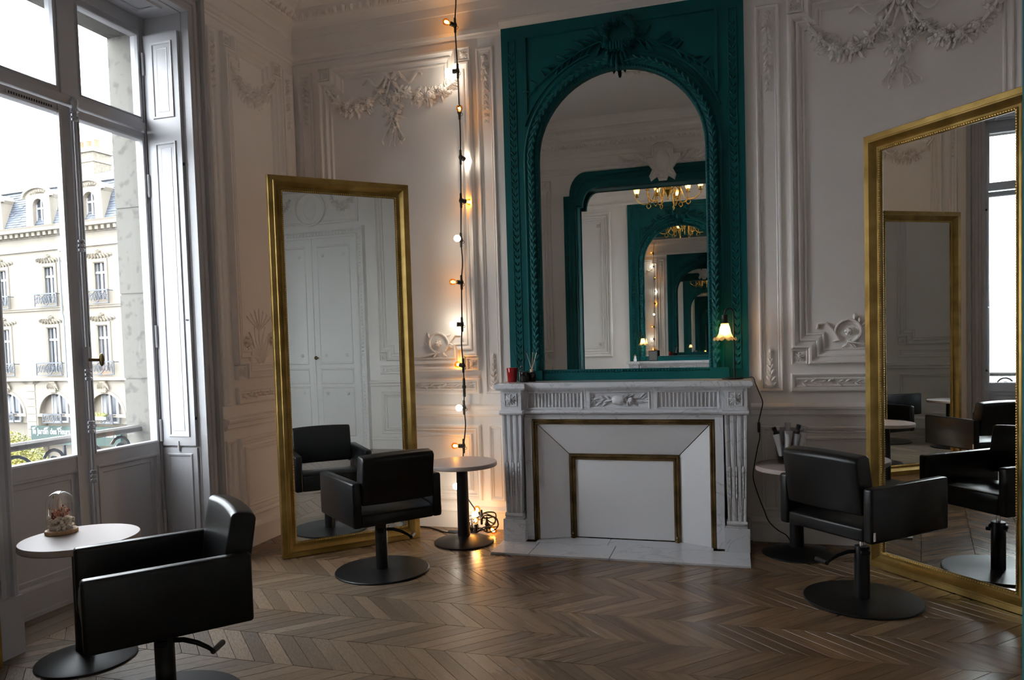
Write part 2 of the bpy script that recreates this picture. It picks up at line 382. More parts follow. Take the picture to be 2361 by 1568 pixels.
tag(floor, 'chevron oak parquet floor of worn planks', 'floor', kind='structure')

# stone skin of the outer wall (outside the window frames)
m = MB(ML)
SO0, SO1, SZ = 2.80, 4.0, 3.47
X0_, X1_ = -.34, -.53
for (u0, u1, z0, z1) in ((FILLWIN2[1] - .03, SO0, -5.6, ZC + .6), (SO0, SO1, SZ, ZC + .6), (SO1, YA + .6, -5.6, ZC + .6), (SO0, SO1, -5.6, .12), (YB - .6, FILLWIN2[0] + .03, -5.6, ZC + .6), (FILLWIN2[0] + .03, FILLWIN2[1] - .03, SZ, ZC + .6), (FILLWIN2[0] + .03, FILLWIN2[1] - .03, -5.6, .12)):
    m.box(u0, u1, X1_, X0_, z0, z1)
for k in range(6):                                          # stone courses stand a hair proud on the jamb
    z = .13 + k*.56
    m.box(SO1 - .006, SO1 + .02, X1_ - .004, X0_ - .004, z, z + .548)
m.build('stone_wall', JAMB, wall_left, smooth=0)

# ---------------- chevron parquet: rows along x, 45 degree planks
ROW, STEP, YR0 = .297, .1003, 3.135
def plank_geo(x, y0, y1, sl, g=.0015):
    # bottom edge at y0 from x..x+STEP, sheared by sl*(y1-y0)
    sh = sl * (y1 - y0)
    t = [(x + g, y0 + g), (x + STEP - g, y0 + g), (x + STEP - g + sh, y1 - g), (x + g + sh, y1 - g)]
    b = .0005
    ti = inset(t, b)
    return [(p[0], p[1], -.012) for p in t] + [(p[0], p[1], -.0012) for p in t] + [(p[0], p[1], 0) for p in ti]
PF_ = [(0, 1, 5, 4), (1, 2, 6, 5), (2, 3, 7, 6), (3, 0, 4, 7), (4, 5, 9, 8), (5, 6, 10, 9), (6, 7, 11, 10), (7, 4, 8, 11), (8, 9, 10, 11)]
def plank_mesh(name, items):
    V = []; F = []; UV = []; RN = []
    for (x, y0, y1, sl, rnd) in items:
        n = len(V); g = plank_geo(x, y0, y1, sl); V += g
        for q in PF_:
            F.append(tuple(i + n for i in q)); RN.append(rnd)
            for i in q:
                p = g[i]; dx, dy = p[0] - x, p[1] - y0
                UV.append(((dx*sl + dy) * .7071, (dx - dy*sl) * .7071))
    me = bpy.data.meshes.new(name); me.from_pydata(V, [], F)
    uv = me.uv_layers.new(name='UVMap')
    for i, c in enumerate(UV): uv.data[i].uv = c
    at = me.attributes.new('rnd', 'FLOAT', 'FACE')
    for i, r in enumerate(RN): at.data[i].value = r
    me.materials.append(OAK); me.update()
    return me
def project(p):
    d = (p[0], p[1], p[2] - 1.42); c = [sum(RR[k][i]*d[k] for k in range(3)) for i in range(3)]
    return (1180.5 + 1712*c[0]/c[2], 861 + 1712*c[1]/c[2]) if c[2] > .1 else (-9999, -9999)
shared = {sl: plank_mesh('plank', [(0, 0, ROW, sl, 0.0)]) for sl in (1, -1)}
cand = []
k = math.floor((YB - YR0) / ROW)
while YR0 + k*ROW < YA:
    y0 = max(YB, YR0 + k*ROW); y1 = min(YA, YR0 + (k+1)*ROW); sl = 1 if k % 2 == 0 else -1
    yb = YR0 + k*ROW
    i = -60
    for i in range(-45, 35):
        x = i*STEP
        # keep columns aligned: the seam row start is shared
        xa = x if sl == 1 else x + ROW
        xm = xa + STEP/2 + sl*ROW/2
        if xm < XL - .2 or xm > XR + .2 or (k+1)*ROW + YR0 < YB: continue
        px, py = project((xm, yb + ROW/2, 0))
        vis = -60 < px < 2420 and 1200 < py < 1640
        full = abs(y1 - y0 - ROW) < 1e-6 and xm > XL + .2 and xm < XR - .2 and not (-1.75 < xm < .25 and yb + ROW > 4.66)
        cand.append((not (vis and full), -(py if vis else 0), xa, y0, y1, sl))
    k += 1
cand.sort()
rest = []
for n_, (inv, _, xa, y0, y1, sl) in enumerate(cand):
    if n_ < 300 and not inv:
        o = link('plank', shared[sl], floor); o.location = (xa, y0, random.uniform(-.0005, .0005))
    else: rest.append((xa, y0, y1, sl, random.random()))
link('plank_field', plank_mesh('plank_field', rest), floor, 'stuff')

# ---------------- mouldings
BIG = [(0, 0), (0, .022), (.010, .030), (.022, .030), (.028, .020), (.050, .010), (.054, .020), (.064, .020), (.070, .012), (.088, .003), (.093, .010), (.100, .010), (.107, 0)]
SMALL = [(0, 0), (0, .012), (.008, .018), (.018, .016), (.030, .006), (.034, .010), (.042, .010), (.048, 0)]
THIN = [(0, 0), (0, .008), (.006, .012), (.014, .010), (.022, .003), (.026, .006), (.032, 0)]
RELIEF = Matrix.Diagonal((1, 1.55, 1, 1))
def mould(parent, M, poly, prof, name='panel_moulding', mt=None):
    m = MB(M @ RELIEF); m.ring(poly, prof); return m.build(name, mt or WALL, parent, smooth=40)
def rosette(parent, M, u, z, s, mt=None, name='rosette'):
    m = MB(M @ RELIEF); m.ring(rect(u - s/2, u + s/2, z - s/2, z + s/2), [(0, 0), (0, .022), (.006, .022), (.010, .010), (.012, .010)], True)
    r = s/2 - .012
    for k in range(8):
        a = k*PI/4; m.leaf(u, z, a, r * (1.2 if k % 2 else 1.0), r*.5, .010, .012)
    for k in range(8): m.leaf(u, z, a + PI/8 + k*PI/4, r*.75, r*.3, .014, .012)
    m.ell((u, .022, z), (r*.2, .010, r*.2), 8, 4)
    return m.build(name, mt or WALL, parent, smooth=40)
def laurel(parent, M, u0, u1, z0, z1, mt=None, name='leaf_relief', step=.052):
    m = MB(M @ RELIEF); h = z1 - z0; zc = (z0 + z1)/2; n = max(3, int((u1 - u0)/step)); 
    m.bar([(u0 + (u1-u0)*i/10, zc + math.sin(i*1.9)*h*.08) for i in range(11)], .006, .008)
    for i in range(n):
        u = u0 + (i + .3)*(u1 - u0)/n; s = 1 if i % 2 else -1
        m.leaf(u, zc, s*random.uniform(.45, .75), h*.62, h*.26, .003, .012); m.leaf(u + .015, zc, -s*random.uniform(.25, .5), h*.5, h*.22, .003, .010)
        m.ell((u + .03, .010, zc + s*h*.28), (.006, .006, .006), 6, 4)
    return m.build(name, mt or WALL, parent, smooth=40)
def sprig(parent, M, u, z, w, h, mt=None, name='sprig_relief'):        # upright spray of leaves
    m = MB(M @ RELIEF); n = max(4, int(h/.045)); m.bar([(u, z), (u, z + h*.9)], .008, .010)
    for i in range(n):
        t = i/n; ww = w*(1 - t*.75)
        for s in (-1, 1): m.leaf(u, z + h*t, PI/2 - s*random.uniform(.5, .9), ww*.75, ww*.3, .004, .014)
    m.leaf(u, z + h*.86, PI/2, h*.16, w*.25, .005, .012); m.ell((u, .012, z + .02), (w*.3, .012, .02), 7, 4)
    return m.build(name, mt or WALL, parent, smooth=40)
def drop(parent, M, u, z1, z0, w, mt=None, name='husk_drop'):          # hanging festoon in a pilaster panel
    m = MB(M @ RELIEF); n = int((z1 - z0)/.05)
    m.rose(u, z1 - .03, w*.45, .004); 
    for i in range(n):
        t = i/n; z = z1 - .06 - t*(z1 - z0 - .08); ww = w*(1 - .6*t)
        for s in (-1, 1): m.leaf(u, z, -PI/2 + s*random.uniform(.3, .8), ww*.85, ww*.4, .004, .016)
        if i % 3 == 1: m.rose(u + random.uniform(-.2, .2)*ww, z, ww*.38, .006, random.random()*3, 1)
    return m.build(name, mt or WALL, parent, smooth=40)
def swag(parent, M, ua, ub, zt, zs, centre=None, ends=True, sc=1.0):   # rose garland hung between two points
    m = MB(M @ RELIEF); n = 26
    def path(t): return ua + (ub - ua)*t, zt - (zt - zs)*(1 - (2*t - 1)**2) ** .8
    m.tube([(path(i/n)[0], .012, path(i/n)[1]) for i in range(n + 1)], .010*sc, 6)
    N = int(abs(ub - ua)/.031/sc)
    for i in range(N):
        t = (i + .5)/N; u, z = path(t); fat = (.55 + .85*math.sin(PI*t))*sc
        if i % 3 == 0: m.rose(u, z + random.uniform(-.008, .008), .034*fat + .004, .006, random.random()*6)
        elif i % 3 == 1: m.rose(u, z - .012*fat, .022*fat + .003, .010, random.random()*6, 1)
        for q in range(5):
            a = random.uniform(0, 2*PI); m.leaf(u + .014*fat*math.cos(a), z + .014*fat*math.sin(a), a, .045*fat + .008, .020*fat, .004, .014)
    return m.build('garland', WALL, parent, smooth=45)
def bouquet(parent, M, u, z1, z0, w):
    m = MB(M @ RELIEF); h = z1 - z0
    # ribbon bow
    for s in (-1, 1):
        pts = [(u + s*w*(.05 + .55*t), z1 + h*.02 + .035*math.sin(t*9 + (0 if s > 0 else .6))) for t in [i/12 for i in range(13)]]
        m.bar(pts, [.030*(1 - .5*i/12) for i in range(13)], .012, .004)
        m.bar([(u + s*(.006 + .085*t), z1 + .012 + s*.0 + .045*math.sin(PI*t)) for t in [i/8 for i in range(9)]], [.012 + .024*math.sin(PI*i/8) for i in range(9)], .018, .006)
        m.bar([(u + s*.01, z1), (u + s*.035, z1 - h*.16), (u + s*.06, z1 - h*.30)], [.022, .016, .008], .012, .004)
    for i in range(15):
        t = (i/15) ** 1.2; zz = z1 - h*.22 - t*h*.42; ww = w*.26*(1 - t*.75)
        m.rose(u + random.uniform(-1, 1)*ww, zz, random.uniform(.020, .036)*(1.1 - .5*t), .006, random.random()*6)
    for i in range(34):
        t = random.random(); zz = z1 - h*.2 - t*h*.55; a = -PI/2 + random.uniform(-1.3, 1.3)
        m.leaf(u + random.uniform(-1, 1)*w*.2*(1 - t*.7), zz, a, random.uniform(.04, .075), .022, .003, .014)
    for i in range(7):
        a = random.uniform(-.45, .45); p = [(u + math.sin(a)*h*.5*t + math.sin(t*5 + i)*.012, z1 - h*.55 - h*.42*t*(1 - abs(a)*.5)) for t in [q/6 for q in range(7)]]
        m.bar(p, .007, .007, .001)
        for q in (2, 4, 6): m.leaf(p[q][0], p[q][1], -PI/2 + random.uniform(-.9, .9), .035, .011, .002, .008)
    return m.build('bouquet_relief', WALL, parent, smooth=45)
def scrollwork(parent, M, uc, z0, w, h):                # rinceaux over the bottom rail of a panel
    m = MB(M @ RELIEF)
    for s in (-1, 1):
        c = (uc + s*w*.30, z0 + h*.55)
        P = [(c[0] + s*math.cos(a)*h*.36*(1.25 - a*.06), c[1] + math.sin(a)*h*.36*(1.25 - a*.06)) for a in [PI*1.55 - i*.42 for i in range(13)]]
        P = [(uc + s*w*.04, z0 + h*.03), (uc + s*w*.14, z0 + h*.02)] + P
        m.tube([(p[0], .008, p[1]) for p in P], [.010*(1 - .4*i/len(P)) for i in range(len(P))], 6)
        m.rose(c[0], c[1], h*.17, .002, .3, 2); m.rose(c[0] + s*.01, c[1] + h*.42, h*.08, .004, 0, 1)
        Q = [(c[0] + s*h*.30, c[1] - h*.30), (c[0] + s*h*.55, c[1] + h*.1), (c[0] + s*h*.75, c[1] + h*.32), (c[0] + s*h*1.0, c[1] + h*.30), (c[0] + s*h*1.03, c[1] + h*.12)]
        m.tube([(p[0], .007, p[1]) for p in Q], .006, 6)
        for q in range(9):
            a = random.uniform(0, 6.28); m.leaf(c[0] + math.cos(a)*h*.42, c[1] + math.sin(a)*h*.42, a + random.uniform(-.8, .8), h*.26, h*.09, .003, .012)
    for k in range(5): m.leaf(uc, z0 + h*.05, PI/2 + (k - 2)*.42, h*(.6 - .1*abs(k-2)), h*.13, .004, .014)
    return m.build('scroll_relief', WALL, parent, smooth=45)
BASEP = [(0, 0), (.022, 0), (.022, .125), (.034, .130), (.034, .142), (.020, .158), (.008, .162), (0, .168)]
CHAIRP = [(0, .860), (.012, .862), (.016, .872), (.030, .876), (.030, .905), (.044, .912), (.048, .928), (.040, .938), (.014, .944), (0, .950)]
FRIEZEP = [(0, 3.672), (.014, 3.676), (.018, 3.690), (.032, 3.698), (.034, 3.725), (.020, 3.738), (.016, 3.752), (0, 3.756)]
CORNP = [(0, 3.872), (.010, 3.876), (.012, 3.935), (.030, 3.945), (.040, 3.955), (.060, 3.962), (.070, 3.975), (.084, 3.975), (.120, 4.035), (.124, 4.050), (.150, 4.056),
         (.205, 4.060), (.205, 4.110), (.222, 4.118), (.240, 4.130), (.246, 4.150), (.246, 4.175), (.290, 4.178), (.300, 4.215), (.330, 4.24), (.345, 4.27), (.345, ZC), (0, ZC)]
def run(parent, M, prof, u0, u1, name, mt=None):
    m = MB(M); m.run(prof, u0, u1); return m.build(name, mt or WALL, parent, smooth=35)
# one motif of the egg-and-dart band (origin at the middle of its foot, leaning with the band)
def egg_geo(m, u):
    m.ell((u, .108, 4.008), (.017, .016, .027), 7, 5, (Vector((1, 0, 0)), Vector((0, .86, -.5)), Vector((0, .5, .86))))
    for s in (-1, 1):
        m.bar([(u + s*.020, 3.982), (u + s*.026, 4.004), (u + s*.023, 4.032)], [.006, .008, .005], .014, .096)
    m.leaf(u + .0355, 4.030, -PI/2, .050, .014, .094, .014)
def cornice(parent, M, u0, u1, singles=None):
    c = run(parent, M, CORNP, u0, u1, 'cornice'); EGG = .071; n = int((u1 - u0)/EGG)
    mt = MB(M)
    for i in range(n):
        u = u0 + (i + .5)*EGG
        if singles and singles[0] <= u <= singles[1]:
            if 'egg' not in M_EGG: pass
            e = link('egg_motif', EGGME, c); e.matrix_local = M @ Matrix.Translation((u, 0, 0))
        else: egg_geo(mt, u)
    d = MB(M)
    for i in range(int((u1 - u0)/.034)):
        u = u0 + .017 + i*.034; mt.box(u - .009, u + .009, .246, .262, 4.150, 4.174)
    if mt.v: mt.build('egg_and_dart_band', WALL, c, smooth=40, kind='stuff')
    return c
M_EGG = {}
_m = MB(); egg_geo(_m, 0.0); _o = _m.build('egg_motif', WALL); EGGME = _o.data; bpy.data.objects.remove(_o)

FX0, FX1 = -1.585, .105                                     # chimney breast edges
for (M, par, segs) in ((MA, wall_back, ((XL, FX0 - .003), (FX1 + .003, XR))),
                       (ML, wall_left, ((YB, FILLWIN2[0] - .16), (FILLWIN2[1] + .16, PB), (PF, WIN1[0] - .16), (4.29, YA))),
                       (MR, wall_right, ((YB, FILLWIN3[0] - .16), (FILLWIN3[1] + .16, PB), (DOOR[1] + .15, YA))),
                       (MP, wall_front, ((XL, OX0 - .15), (OX1 + .15, XR))), (MQ, wall_front, ((XL, OX0 - .15), (OX1 + .15, XR))),
                       (MW, wall_rear, ((XL, -1.64), (.06, XR)))):
    for (a, b) in segs:
        run(par, M, BASEP, a, b, 'skirting'); run(par, M, CHAIRP, a, b, 'chair_rail')
for (M, par, a, b, sg) in ((MA, wall_back, XL, XR, (-3.3, -1.5)), (ML, wall_left, PF, YA, (3.9, 5.3)), (MR, wall_right, PF, YA, None), (MP, wall_front, XL, XR, None)):
    run(par, M, FRIEZEP, a, b, 'frieze_moulding'); cornice(par, M, a, b, sg)
for (M, par, a, b) in ((MW, wall_rear, XL, XR), (MQ, wall_front, XL, XR), (ML, wall_left, YB, PB), (MR, wall_right, YB, PB)):
    run(par, M, FRIEZEP, a, b, 'frieze_moulding'); run(par, M, CORNP, a, b, 'cornice')
# projecting entablature above the chimney breast
m = MB(MA); m.run([(0, 3.705), (.035, 3.705), (.050, 3.72), (.062, 3.735), (.062, 3.752), (.040, 3.765), (.040, 3.95), (0, 3.95)], FX0 - .012, FX1 + .012)
m.build('chimney_entablature', WALL, wall_back, smooth=35)

def big_panel(par, M, u0, u1, z0=1.208, z1=3.610, k=.105):
    mould(par, M, notch(u0, u1, z0, z1, k), BIG)
    for uu in (u0 + k/2 - .002, u1 - k/2 + .002):
        for zz in (z0 + k/2 - .002, z1 - k/2 + .002): rosette(par, M, uu, zz, k - .006)
def strip(par, M, u0, u1, z0=1.03, z1=3.595): mould(par, M, rect(u0, u1, z0, z1), THIN)
# fireplace wall, left of the chimney
big_panel(wall_back, MA, -3.11, -1.838)
swag(wall_back, MA, -3.06, -2.50, 3.50, 3.27); swag(wall_back, MA, -2.46, -1.93, 3.42, 3.29)
bouquet(wall_back, MA, -2.48, 3.44, 2.95, .42)
scrollwork(wall_back, MA, -2.47, 1.315, 1.0, .19)
mould(wall_back, MA, rect(-3.11, -1.838, 1.03, 1.148), SMALL); laurel(wall_back, MA, -3.05, -1.90, 1.055, 1.125)
strip(wall_back, MA, -1.795, -1.662); drop(wall_back, MA, -1.728, 3.55, 3.00, .07); sprig(wall_back, MA, -1.728, 1.06, .075, .27)
strip(wall_back, MA, -3.305, -3.175); drop(wall_back, MA, -3.24, 3.55, 3.15, .06)
mould(wall_back, MA, rect(-3.11, -1.848, .215, .795), SMALL); mould(wall_back, MA, rect(-3.04, -1.918, .285, .725), THIN)
mould(wall_back, MA, rect(-1.785, -1.665, .215, .795), THIN); mould(wall_back, MA, rect(-3.30, -3.18, .215, .795), THIN)
# right of the chimney
big_panel(wall_back, MA, .372, 1.718)
swag(wall_back, MA, .46, 1.02, 3.53, 3.235); swag(wall_back, MA, 1.07, 1.63, 3.53, 3.235)
bouquet(wall_back, MA, 1.045, 3.46, 2.95, .50)
scrollwork(wall_back, MA, 1.045, 1.315, 1.05, .19)
mould(wall_back, MA, rect(.367, 1.72, 1.026, 1.150), SMALL); laurel(wall_back, MA, .42, 1.66, 1.052, 1.125)
strip(wall_back, MA, .172, .322); drop(wall_back, MA, .247, 3.56, 2.99, .075); sprig(wall_back, MA, .240, 1.05, .085, .27)
strip(wall_back, MA, 1.77, 1.90); mould(wall_back, MA, rect(.172, .295, .215, .795), THIN)
mould(wall_back, MA, rect(.367, 1.72, .215, .795), SMALL); mould(wall_back, MA, rect(.437, 1.65, .285, .725), THIN)
# window wall beside the corner
big_panel(wall_left, ML, 4.425, 5.105, k=.10)
swag(wall_left, ML, 4.47, 5.05, 3.49, 3.26)
mould(wall_left, ML, rect(4.43, 5.10, 1.03, 1.148), SMALL); laurel(wall_left, ML, 4.48, 5.05, 1.055, 1.125)
strip(wall_left, ML, 4.29, 4.37); drop(wall_left, ML, 4.33, 3.55, 3.15, .05); strip(wall_left, ML, 5.17, 5.29); drop(wall_left, ML, 5.23, 3.55, 3.1, .06)
mould(wall_left, ML, rect(4.43, 5.10, .22, .79), SMALL); mould(wall_left, ML, rect(4.50, 5.03, .29, .72), THIN); mould(wall_left, ML, rect(4.30, 4.38, .22, .79), THIN)
m = MB(ML)                                                  # plant relief standing on the panel's bottom rail
for s in (-1, 1):
    m.tube([(4.735 + s*(.02 + .11*t), .008, 1.315 + .22*t - .02*math.sin(t*6)) for t in [i/8 for i in range(9)]], .006, 6); m.rose(4.735 + s*.155, 1.47, .05, .003, .2)
for k in range(9): m.leaf(4.735, 1.32, PI/2 + (k - 4)*.24, .30 - .03*abs(k-4), .030, .004, .014)
for k in range(7):
    p = [(4.735 + (k-3)*.022*t*2, 1.55 + .14*t*(1 - .12*abs(k-3))) for t in [i/4 for i in range(5)]]; m.bar(p, .006, .007, .001); m.leaf(*p[-1], PI/2 + (k-3)*-.2, .03, .010, .002, .008)
m.build('plant_relief', WALL, wall_left, smooth=45)
big_panel(wall_left, ML, .98, 2.42); mould(wall_left, ML, rect(.98, 2.42, .22, .79), SMALL)
# partition and the other walls: plainer panels
for M, par in ((MP, wall_front), (MQ, wall_front)):
    for (a, b) in ((-3.2, -2.32), (.62, 1.80)):
        big_panel(par, M, a, b); mould(par, M, rect(a, b, .215, .795), SMALL); mould(par, M, rect(a, b, 1.03, 1.148), SMALL)
for (a, b) in ((2.62, 3.70), (3.86, 5.15)):
    big_panel(wall_right, MR, a, b); mould(wall_right, MR, rect(a, b, .215, .795), SMALL); mould(wall_right, MR, rect(a + .05, b - .05, .265, .745), THIN)
    mould(wall_right, MR, rect(a, b, 1.03, 1.148), SMALL); laurel(wall_right, MR, a + .06, b - .06, 1.055, 1.125); sprig(wall_right, MR, (a + b)/2, 1.32, .30, .34)
for (a, b) in ((-3.2, -1.92), (.34, 1.8)):
    mould(wall_rear, MW, rect(a, b, 1.21, 3.61), BIG); mould(wall_rear, MW, rect(a + .14, b - .14, 1.35, 3.47), THIN); mould(wall_rear, MW, rect(a, b, .215, .795), SMALL)
    for uu in (a + .2, b - .2):
        for zz in (1.42, 3.40): rosette(wall_rear, MW, uu, zz, .07)
# teal frame of the opening, with shoulders, on both faces; white cartouche above
def opening_poly(x0, x1, z1, r, n=7):
    P = [(x0, 0), (x1, 0), (x1, z1 - r)]
    P += [(x1 - r*.25 - r*.75*math.sin(PI/2*i/n) , z1 - r + r*math.sin(PI/2*i/n) if False else z1 - r + r*(1 - math.cos(PI/2*i/n))) for i in range(0)]
    P += [(x1 - .08 - (r - .08)*(1 - math.cos(PI/2*i/n)), z1 - r + .0 + r*math.sin(PI/2*i/n)) for i in range(n + 1)]
    P += [(x0 + .08 + (r - .08)*(1 - math.cos(PI/2*i/n)), z1 - r + r*math.sin(PI/2*i/n)) for i in range(n, -1, -1)]
    P += [(x0, z1 - r)]
    return P
for M, nm in ((MP, 'a'), (MQ, 'b')):
    m = MB(M)
    ou = opening_poly(OX0 - .155, OX1 + .155, OZ + .20, .30); inn = opening_poly(OX0 + .012, OX1 - .012, OZ - .012, .24)
    def mix(t): return [(a[0]*(1-t) + b[0]*t, a[1]*(1-t) + b[1]*t) for a, b in zip(ou, inn)]
    m.loops([[(p[0], o, p[1]) for p in mix(t)] for t, o in ((0, 0), (0, .04), (.10, .048), (.22, .048), (.30, .030), (.55, .030), (.62, .042), (.85, .042), (1.0, .020), (1.0, -.05))], True)
    # little blocks in the frame's hollow
    P = mix(.43)
    fr = m.build('opening_frame', TEAL, wall_front, smooth=35)
    mb = MB(M)
    for i in range(1, len(P)):
        a, b = Vector(P[i-1]), Vector(P[i]); L = (b - a).length
        if i == 1: continue
        for q in range(int(L/.04)):
            c = a + (b - a)*((q + .5)/max(1, int(L/.04))); mb.box(c.x - .012, c.x + .012, .028, .042, c.y - .012, c.y + .012)
    mb.build('frame_dentils', TEAL, fr, smooth=0, kind='stuff')
m = MB()
for (a, b) in ((OX0 - .003, OX0 + .012), (OX1 - .012, OX1 + .003)): m.box(a, b, PB - .045, PF + .045, 0, OZ - .2)
m.box(OX0 + .0, OX1 - .0, PB - .002, PF + .002, OZ - .012, OZ + .003)
m.build('opening_lining', TEAL, wall_front, smooth=0)
m = MB(MP); cu, cz = (OX0 + OX1)/2 + .02, OZ + .20
sh = [(-.05, -.20), (.05, -.20), (.07, -.15), (.15, -.20), (.17, -.14), (.13, -.06), (.19, .02), (.24, .06), (.22, .12), (.14, .12), (.13, .24), (.06, .28), (-.06, .28), (-.13, .24), (-.14, .12), (-.22, .12), (-.24, .06), (-.19, .02), (-.13, -.06), (-.17, -.14), (-.15, -.20), (-.07, -.15)]
m.ring([(cu + p[0], cz + p[1]) for p in sh], [(0, .03), (0, .085), (.012, .10), (.022, .10), (.03, .085)], True)
m.ell((cu, .08, cz + .04), (.10, .06, .14), 12, 6)
for s in (-1, 1):
    m.tube([(cu + s*(.07 + .03*math.cos(a)*(1 - a*.1)), .11, cz + .21 + .03*math.sin(a)*(1 - a*.1)) for a in [i*.6 for i in range(11)]], .008, 6)
    for k in range(9):
        m.leaf(cu + s*(.2 + .035*k), cz + .06 + .01*math.sin(k), (0 if s > 0 else PI) + s*random.uniform(.2, 1.0), .15, .05, .02, .03); m.leaf(cu + s*(.2 + .035*k), cz + .05, (0 if s > 0 else PI) - s*random.uniform(.1, .7), .13, .04, .02, .03)
for k in range(5): m.bar([(cu - .03 + k*.015, cz + .20), (cu - .03 + k*.015, cz + .27)], .010, .012, .098)
m.build('cartouche', WALL, wall_front, smooth=40)
# plaster flower ring in the middle of the ceiling
m = MB(Matrix.Translation((-.74, 3.05, ZC)) @ Matrix.Rotation(-PI/2, 4, 'X'))
for i in range(30):
    a = 2*PI*i/30; r = .62; m.rose(r*math.cos(a), r*math.sin(a), .05 if i % 2 else .035, .004, random.random()*6)
    for q in range(4): m.leaf(r*math.cos(a), r*math.sin(a), random.uniform(0, 6.28), .10, .035, .004, .02)
m.build('ceiling_rose', CEIL, ceiling, smooth=45)

